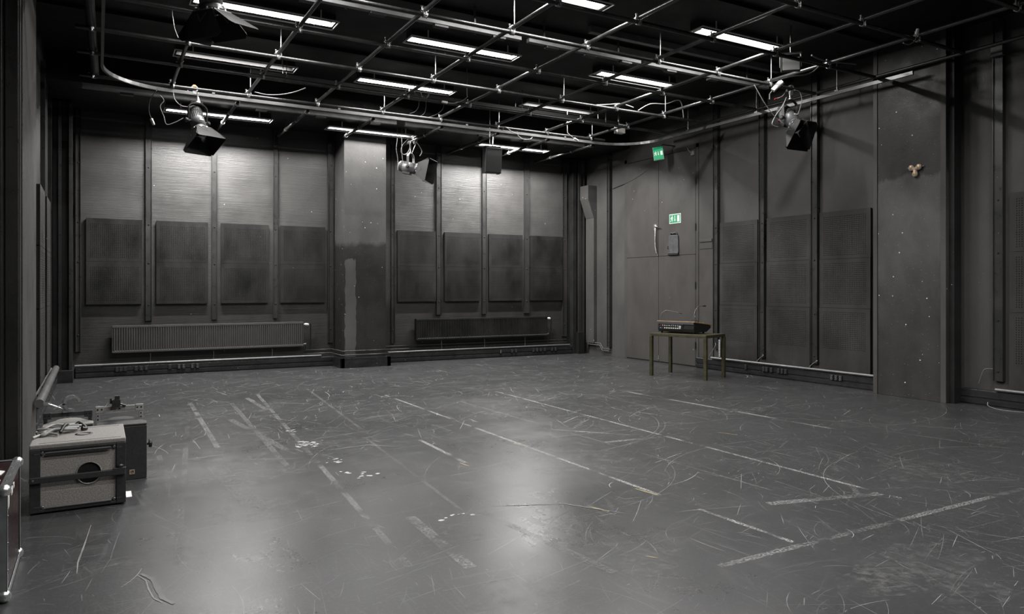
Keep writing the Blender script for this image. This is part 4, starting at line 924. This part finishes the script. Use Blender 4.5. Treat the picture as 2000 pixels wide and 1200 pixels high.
# perforated upright on the trunking behind the table
t = thing('perforated_upright', 'short pale perforated steel upright on the skirting behind the table', 'steel upright', (9.86, 9.66, .25))
m = MB(); m.box(9.85, 9.90, 9.645, 9.655, .25, .57); m.build('web', 'white_enamel', t)
m = MB(); m.box(9.846, 9.852, 9.59, 9.655, .25, .57); f_ = m.build('flange', 'console_grey', t)
for k in range(11):
    m = MB(); m.box(9.8445, 9.846, 9.61, 9.63, .265+k*.028, .28+k*.028); m.build('slot', 'white_enamel', f_)
cable('loose wire from the rail down to the skirting behind the table', [(9.87, 9.74, .50), (9.85, 9.72, .46), (9.84, 9.78, .36), (9.83, 9.86, .25)], .006, 'trunking_grey', 'loose wires at the right wall skirting')
cable('loose wire under the rail right of the mixer table', [(9.88, 8.66, .37), (9.85, 8.62, .36), (9.84, 8.70, .30), (9.83, 8.74, .25)], .006, 'trunking_grey', 'loose wires at the right wall skirting')
cable('loose wire under the rail nearest the wide pillar', [(9.88, 7.6, .36), (9.85, 7.55, .36), (9.84, 7.64, .30), (9.83, 7.68, .25)], .006, 'trunking_grey', 'loose wires at the right wall skirting')
cable('black wire beside the rail right of the wide pillar', [(9.88, 4.98, .48), (9.86, 5.06, .47), (9.85, 5.09, .42), (9.84, 5.13, .28)], .008, 'track_grey', 'loose wires at the right wall skirting')
cable('thin cable lying on the floor at the right edge', [(9.80, 5.0, .06), (9.77, 4.98, .02), (9.70, 4.86, .006), (9.66, 4.7, .006), (9.72, 4.5, .006), (9.8, 4.3, .006)], .005, 'trunking_grey', 'loose wires at the right wall skirting')

# ================================================================== LEFT FOREGROUND
# handrail-like pipe on brackets along the left wall
t = thing('wall_pipe', 'dull grey pipe on brackets low along the left wall behind the pillar', 'pipe', (-.52, 11, .37))
m = MB(); m.cyl((-.50, 8.5, .37), (-.52, 12.3, .355), .042, 16); m.build('pipe_tube', 'track_grey', t)
m = MB(); m.box(-.60, -.585, 9.2, 12.7, .28, .33); m.build('back_rail', 'trunking_grey', t)
for y in (9.6, 10.4, 11.2, 12.0):
    m = MB(); m.box(-.62, -.51, y-.012, y+.012, .30, .325); m.tube([(-.62, y, .30), (-.60, y-.03, .44), (-.63, y-.05, .5)], .012); m.build('bracket', 'lamp_black', t)
# front loudspeaker
t = thing('bass_loudspeaker', 'brown-grey loudspeaker box with round port and a black bar across its front', 'loudspeaker', (-.11, 5.73, 0))
X0, X1, Y0, Y1, HH = -.392, .171, 5.725, 6.33, .462
m = MB(); m.box(X0, X1, Y0+.03, Y1, .012, HH-.02); m.build('cabinet', 'speaker_black', t, .006)
m = MB(); m.box(X0, X1, Y0+.01, Y1+.004, HH-.03, HH); o = m.build('top_lid', 'speaker_lid', t, .006)
c = Vector((-.085, 6.02, HH)); m = MB(); m.lathe(c, (0, 0, 1), [(-.002, .055), (.003, .055), (.003, .034), (-.015, .03)], 24, (False, True)); m.build('pole_socket', 'lamp_black', o)
for y in (Y0+.06, Y1-.05):
    m = MB(); m.box(X0+.05, X1-.03, y-.003, y+.003, HH-.0005, HH+.001); m.build('lid_groove', 'hole_void', o)
def cutplate(m, x0, x1, z0, z1, y, cx, cz, r, n=40):
    """plate with a round hole, facing the camera side"""
    an = [2*PI*k/n for k in range(n)]
    def edge(a):
        dx, dz = math.cos(a), math.sin(a); s_ = min((x1-cx)/dx if dx > 1e-6 else (x0-cx)/dx if dx < -1e-6 else 9, (z1-cz)/dz if dz > 1e-6 else (z0-cz)/dz if dz < -1e-6 else 9); return (cx+dx*s_, y, cz+dz*s_)
    cor = [(x1, z1), (x0, z1), (x0, z0), (x1, z0)]
    for cx_, cz_ in cor: an.append(math.atan2(cz_-cz, cx_-cx) % (2*PI))
    an = sorted(set(round(a, 9) for a in an)); N = len(an)
    vs = [edge(a) for a in an]+[(cx+r*math.cos(a), y, cz+r*math.sin(a)) for a in an]+[(cx+r*math.cos(a), y+.035, cz+r*math.sin(a)) for a in an]
    fs = [(k, N+k, N+(k+1) % N, (k+1) % N) for k in range(N)]+[(N+k, 2*N+k, 2*N+(k+1) % N, N+(k+1) % N) for k in range(N)]
    m.add(vs, fs)
cx, cz = -.052, .24
m = MB(); cutplate(m, X0+.062, X1-.058, .03, HH-.035, Y0+.022, cx, cz, .072); m.build('front_foam', 'speaker_foam', t)
m = MB(); m.lathe((cx, Y0+.0225, cz), (0, 1, 0), [(0, .0725), (-.004, .078), (-.004, .072), (.005, .070)], 30, (False, False)); m.build('port_ring', 'speaker_foam', t)
m = MB(); m.lathe((cx, Y0+.028, cz), (0, 1, 0), [(-.0, .073), (.001, .06), (.0015, .03)], 30, (False, True)); m.build('cone', 'hole_void', t)
m = MB(); m.lathe((cx, Y0+.026, cz-.045), (0, 1, 0), [(0, .055), (.003, .03)], 24); 
m = MB()
m.box(X0, X0+.062, Y0+.002, Y0+.03, .012, HH-.03); m.box(X1-.058, X1, Y0+.002, Y0+.03, .012, HH-.03)
m.box(X0+.062, X1-.058, Y0+.004, Y0+.03, .012, .032); m.box(X0+.062, X1-.058, Y0+.004, Y0+.03, HH-.045, HH-.03); fr = m.build('front_frame', 'speaker_black', t, .003)
m = MB()
for x in (X0+.03, X0+.04, X0+.05, X1-.05, X1-.04, X1-.03):
    for z in (.05, .225, HH-.06): m.lathe((x, Y0+.002, z), (0, -1, 0), [(0, .0035), (.0015, .003)], 8)
m.build('frame_screws', 'track_grey', fr)
m = MB(); m.tube([(X0+.09, Y0+.0, HH-.058), (X1-.09, Y0+.0, HH-.058)], .0095, 10); m.build('upper_bar', 'speaker_black', t)
m = MB(); m.tube([(X0+.09, Y0+.005, .040), (X1-.09, Y0+.005, .040)], .008, 10); m.build('lower_bar', 'track_grey', t)
for x in (X0+.072, X1-.072):
    for z in (.045, HH-.055):
        m = MB(); m.lathe((x, Y0+.02, z), (0, -1, 0), [(0, .011), (.012, .011), (.014, .007)], 12); m.build('corner_bolt', 'clamp_steel', t)
m = MB(); m.box(X0, X1-.004, Y0-.022, Y0+.001, .212, .252); m.box(X1-.08, X1, Y0-.024, Y0+.001, .250, .262); br = m.build('cross_bar', 'speaker_black', t, .004)
m = MB(); m.sphere((X1-.035, Y0-.014, .272), .018, 12, (1.2, .8, .8)); m.build('bar_latch', 'lamp_black', br)
m = MB(); m.lathe((X0+.02, Y0-.022, .232), (0, -1, 0), [(0, .008), (.003, .006)], 10); m.build('bar_screw', 'track_grey', br)
for x in (X0+.05, X1-.05):
    for y in (Y0+.08, Y1-.08):
        m = MB(); m.cyl((x, y, 0), (x, y, .013), .016, 10); m.build('foot', 'cable_black', t)
# speaker with grey yoke
def yoke_speaker(x0, x1, y0, y1, h, label, yoke_mat, ztop, zleg, ybar, logo):
    t = thing('yoke_loudspeaker', label, 'loudspeaker', ((x0+x1)/2, (y0+y1)/2, 0))
    m = MB(); cx_ = (x0+x1)/2; w2 = (x1-x0)/2
    back = [(cx_+w2*.55*math.cos(a), y1-.10+.10*math.sin(a)) for a in [PI*i/10 for i in range(11)]]
    poly = [(x0, y0), (x1, y0), (x1, y0+.12)]+back+[(x0, y0+.12)]
    m.prism([(a, b, .012) for a, b in poly], (0, 0, h-.030)); m.build('cabinet', 'speaker_black', t, .008)
    m = MB(); m.prism([(a, b, h-.018) for a, b in poly], (0, 0, .018)); m.build('top_lid', 'speaker_lid' if not logo else 'speaker_black', t, .006)
    m = MB(); m.box(x0-.012, x1-.002, y0-.006, y0, .015, h-.02); m.build('grille', 'speaker_black', t, .002)
    m = MB(); m.box(x0, x1, y0-.004, y1-.1, 0, .012); m.build('base_plate', 'track_grey', t)
    yk = MB(); b0, b1 = x0+.0, x1-.012
    yk.box(b0, b1, ybar, ybar+.02, ztop-.035, ztop); yk.box(b0, b0+.028, ybar, ybar+.02, zleg, ztop-.035); yk.box(b1-.028, b1, ybar, ybar+.02, zleg, ztop-.035)
    yk.box(b0-.004, b0+.055, ybar-.003, ybar+.023, ztop-.05, ztop+.004); yk.box(b1-.055, b1+.004, ybar-.003, ybar+.023, ztop-.05, ztop+.004)
    y_ = yk.build('yoke', yoke_mat, t, .003)
    m = MB()
    for x in (b0+.012, b0+.04, (b0+b1)/2, b1-.04, b1-.012): m.lathe((x, ybar-.003, ztop-.02), (0, -1, 0), [(0, .007), (.002, .006)], 10)
    for z in (ztop-.07, ztop-.1): 
        for x in (b0+.014, b1-.014): m.lathe((x, ybar, z), (0, -1, 0), [(0, .006), (.002, .005)], 10)
    m.build('yoke_bolts', 'hole_void', y_)
    return t
t = yoke_speaker(-.012, .336, 6.38, 6.80, .447, 'black loudspeaker with raised grey yoke and side knob behind the brown-grey one', 'yoke_grey', .545, .40, 6.72, True)
m = MB(); m.cyl((.336, 6.55, .25), (.362, 6.55, .25), .012, 10); m.lathe((.358, 6.55, .25), (1, 0, 0), [(0, .03), (.008, .033), (.022, .033), (.026, .02)], 12, sm=False); m.build('side_knob', 'lamp_black', t)
m = MB()
for a in ((0, .036, 0, .007), (0, .036, .029, .036), (0, .007, .007, .029), (.029, .036, .007, .029), (.013, .017, .012, .026), (.017, .025, .012, .016)):
    m.box(.215+a[0], .215+a[1], 6.371, 6.374, .055+a[2], .055+a[3])
m.build('maker_badge', 'brass', t)
m = MB(); m.box(.10, .16, 6.68, 6.74, .545, .60); m.box(.12, .155, 6.69, 6.73, .60, .63); m.box(.085, .10, 6.70, 6.72, .57, .61); m.cyl((.16, 6.71, .56), (.20, 6.71, .545), .008, 8); m.build('yoke_clamp', 'lamp_black', t)
t = yoke_speaker(-.385, -.03, 6.86, 7.24, .40, 'black loudspeaker with black yoke beside the pillar, hook clamp on top', 'speaker_black', .475, .36, 7.05, False)
# hook clamp on the black yoke
M = Matrix.Translation((-.20, 7.06, .475)) @ Matrix.Rotation(.25, 4, 'Z')
m = MB(); m.M = M
arc = [(.015+.062*math.cos(a), 0, .075+.058*math.sin(a)) for a in [-.75*PI+1.55*PI*i/18*-1+PI*1.55 for i in range(19)]]
arc = [(.012+.055*math.cos(a), 0, .07+.055*math.sin(a)) for a in [math.radians(d) for d in range(300, -5, -15)][::-1] if True]
arc = [(.012+.056*math.cos(math.radians(d)), 0, .072+.056*math.sin(math.radians(d))) for d in range(10, 286, 15)]
m.tube(arc, .01, prof=[(-.022, -.010), (.022, -.010), (.022, .010), (-.022, .010)]); m.box(-.055, .03, -.02, .02, 0, .022)
cl = m.build('hook_clamp', 'alu', t); cl['label'] = 'silver hook clamp'
m = MB(); m.M = M; m.cyl((-.05, 0, .03), (-.16, 0, .085), .008, 8); m.cyl((-.05, 0, .075), (-.12, 0, .035), .007, 8); m.box(-.19, -.14, -.006, .006, .075, .097); m.build('wing_bolt', 'alu', cl)
# bundle of cable on the front speaker
cb = thing('cable_bundle', 'coiled grey cable and strap lying on top of the brown-grey loudspeaker', 'cable', (-.27, 6.15, HH))
def ctube(pts, r, mat, nm):
    P = [Vector(p) for p in pts]; Q = []
    for i in range(len(P)-1):
        p0, p1, p2, p3 = P[max(i-1, 0)], P[i], P[i+1], P[min(i+2, len(P)-1)]
        for k in range(6):
            u = k/6; Q.append(.5*((2*p1)+(p2-p0)*u+(2*p0-5*p1+4*p2-p3)*u*u+(3*p1-p0-3*p2+p3)*u**3))
    Q.append(P[-1]); m = MB(); m.tube(Q, r, 8); m.build(nm, mat, cb)
r_ = random.Random(9)
for k in range(7):
    dz = .012+.007*(k % 4)
    ctube([(-.375+.02*r_.random(), 6.05+.05*r_.random()+.02*k, HH+dz), (-.33, 6.02+.03*k, HH+dz+.012*r_.random()), (-.27, 6.08+.025*k, HH+dz+.03*r_.random()), (-.20, 6.09+.02*k, HH+dz+.02), (-.13+.03*r_.random(), 6.12+.02*k, HH+dz+.02*r_.random())], r_.choice((.007, .009, .011)), ('cable_grey', 'yoke_grey', 'lamp_grey', 'yoke_grey', 'console_grey', 'cable_grey', 'yoke_grey')[k], 'cable_lead')
ctube([(-.388, 5.95, HH+.012), (-.36, 6.02, HH+.012), (-.30, 6.05, HH+.02), (-.24, 6.0, HH+.012)], .009, 'yoke_grey', 'cable_lead')
ctube([(-.15, 6.2, HH+.02), (-.12, 6.22, HH+.05), (-.09, 6.2, HH+.03), (-.075, 6.17, HH+.012), (-.10, 6.15, HH+.02)], .014, 'lamp_black', 'cable_tie')
ctube([(-.23, 6.05, HH+.02), (-.20, 6.12, HH+.06), (-.17, 6.17, HH+.03)], .012, 'lamp_black', 'cable_tie')
m = MB(); m.box(.178, .215, 5.90, 6.07, .0005, .002); tag(m.build('paper_scrap', 'paper'), 'small white scrap of paper on the floor beside the loudspeaker', 'paper')
# flight case
t = thing('flight_case', 'dark red flight case with aluminium edges and steel ball corners at the left edge', 'flight case', (-.6, 4.55, 0))
A0, A1, B0, B1, CH = -.86, -.375, 4.20, 4.885, .55
m = MB(); m.box(A0, A1-.004, B0+.004, B1-.004, .012, CH-.004); m.build('laminate_body', 'case_laminate', t)
def angle_bar(p, d, u, v, w_=.034, th=.003):
    """aluminium angle along d with legs w_ along u and v"""
    p, d, u, v = Vector(p), Vector(d), Vector(u), Vector(v)
    for a, b in ((u, v), (v, u)):
        m = MB(); m.prism([p, p+a*w_, p+a*w_+b*th, p+b*th], d); yield m
def bars(p, d, u, v):
    m = MB()
    for q in angle_bar(p, d, u, v):
        m.add(q.v, q.f)
    m.build('aluminium_edge', 'alu', t, .001)
e = .001
for y, s_ in ((B0, 1), (B1, -1)):
    bars((A1+e, y-e*s_, .03), (0, 0, CH-.06), (-1, 0, 0), (0, s_, 0)); bars((A0-e, y-e*s_, .03), (0, 0, CH-.06), (1, 0, 0), (0, s_, 0))
    for z, q in ((.01, 1), (CH, -1)): bars((A0+.03, y-e*s_, z-e*q), (A1-A0-.06, 0, 0), (0, s_, 0), (0, 0, q))
for x, s_ in ((A0, 1), (A1, -1)):
    for z, q in ((.01, 1), (CH, -1)): bars((x-e*s_, B0+.03, z-e*q), (0, B1-B0-.06, 0), (s_, 0, 0), (0, 0, q))
for x in (A0+.014, A1-.014):
    for y in (B0+.014, B1-.014):
        for z in (.03, CH-.016):
            m = MB(); m.sphere((x, y, z), .031, 16); m.build('ball_corner', 'ball_steel', t)
for z in (.15, .28, .41): m = MB(); m.lathe((A1+.001, B0+.018, z), (1, 0, 0), [(0, .005), (.003, .004)], 10); m.build('rivet', 'track_grey', t)
for y in (4.35, 4.5, 4.65, 4.8): m = MB(); m.lathe((A1-.018, y, CH+.001), (0, 0, 1), [(0, .005), (.003, .004)], 10); m.build('rivet', 'track_grey', t)
m = MB(); m.prism([(A1-.003, 4.27, .43), (A1-.003, 4.30, .44), (A1-.003, 4.31, .50), (A1-.003, 4.285, .515), (A1-.003, 4.265, .49)], (.003, 0, 0)); m.prism([(A1-.003, 4.42, .46), (A1-.003, 4.47, .468), (A1-.003, 4.46, .50), (A1-.003, 4.42, .49)], (.003, 0, 0)); m.prism([(A1-.003, 4.52, .47), (A1-.003, 4.55, .475), (A1-.003, 4.55, .498), (A1-.003, 4.52, .495)], (.003, 0, 0)); m.build('sticker', 'paper', t)
m = MB(); m.prism([(-.47, 4.30, CH-.004), (-.42, 4.32, CH-.004), (-.42, 4.40, CH-.004), (-.47, 4.42, CH-.004)], (0, 0, .0025)); m.prism([(-.50, 4.50, CH-.004), (-.43, 4.52, CH-.004), (-.42, 4.60, CH-.004), (-.47, 4.66, CH-.004), (-.52, 4.6, CH-.004)], (0, 0, .0025)); m.build('sticker', 'paper', t)

# small grey box on top of the rail at the right edge
c = fx(1951, 101, 9.86)
t = thing('rail_box', 'small grey box high on the wall rail at the right edge', 'box', c)
m = MB(); m.box(9.80, 9.874, c.y-.07, c.y+.07, c.z-.06, c.z+.06); m.build('box_body', 'track_grey', t, .004)
m = MB(); m.box(9.82, 9.874, c.y-.03, c.y+.03, c.z+.0605, c.z+.10); m.build('cable_gland', 'console_black', t, .002)
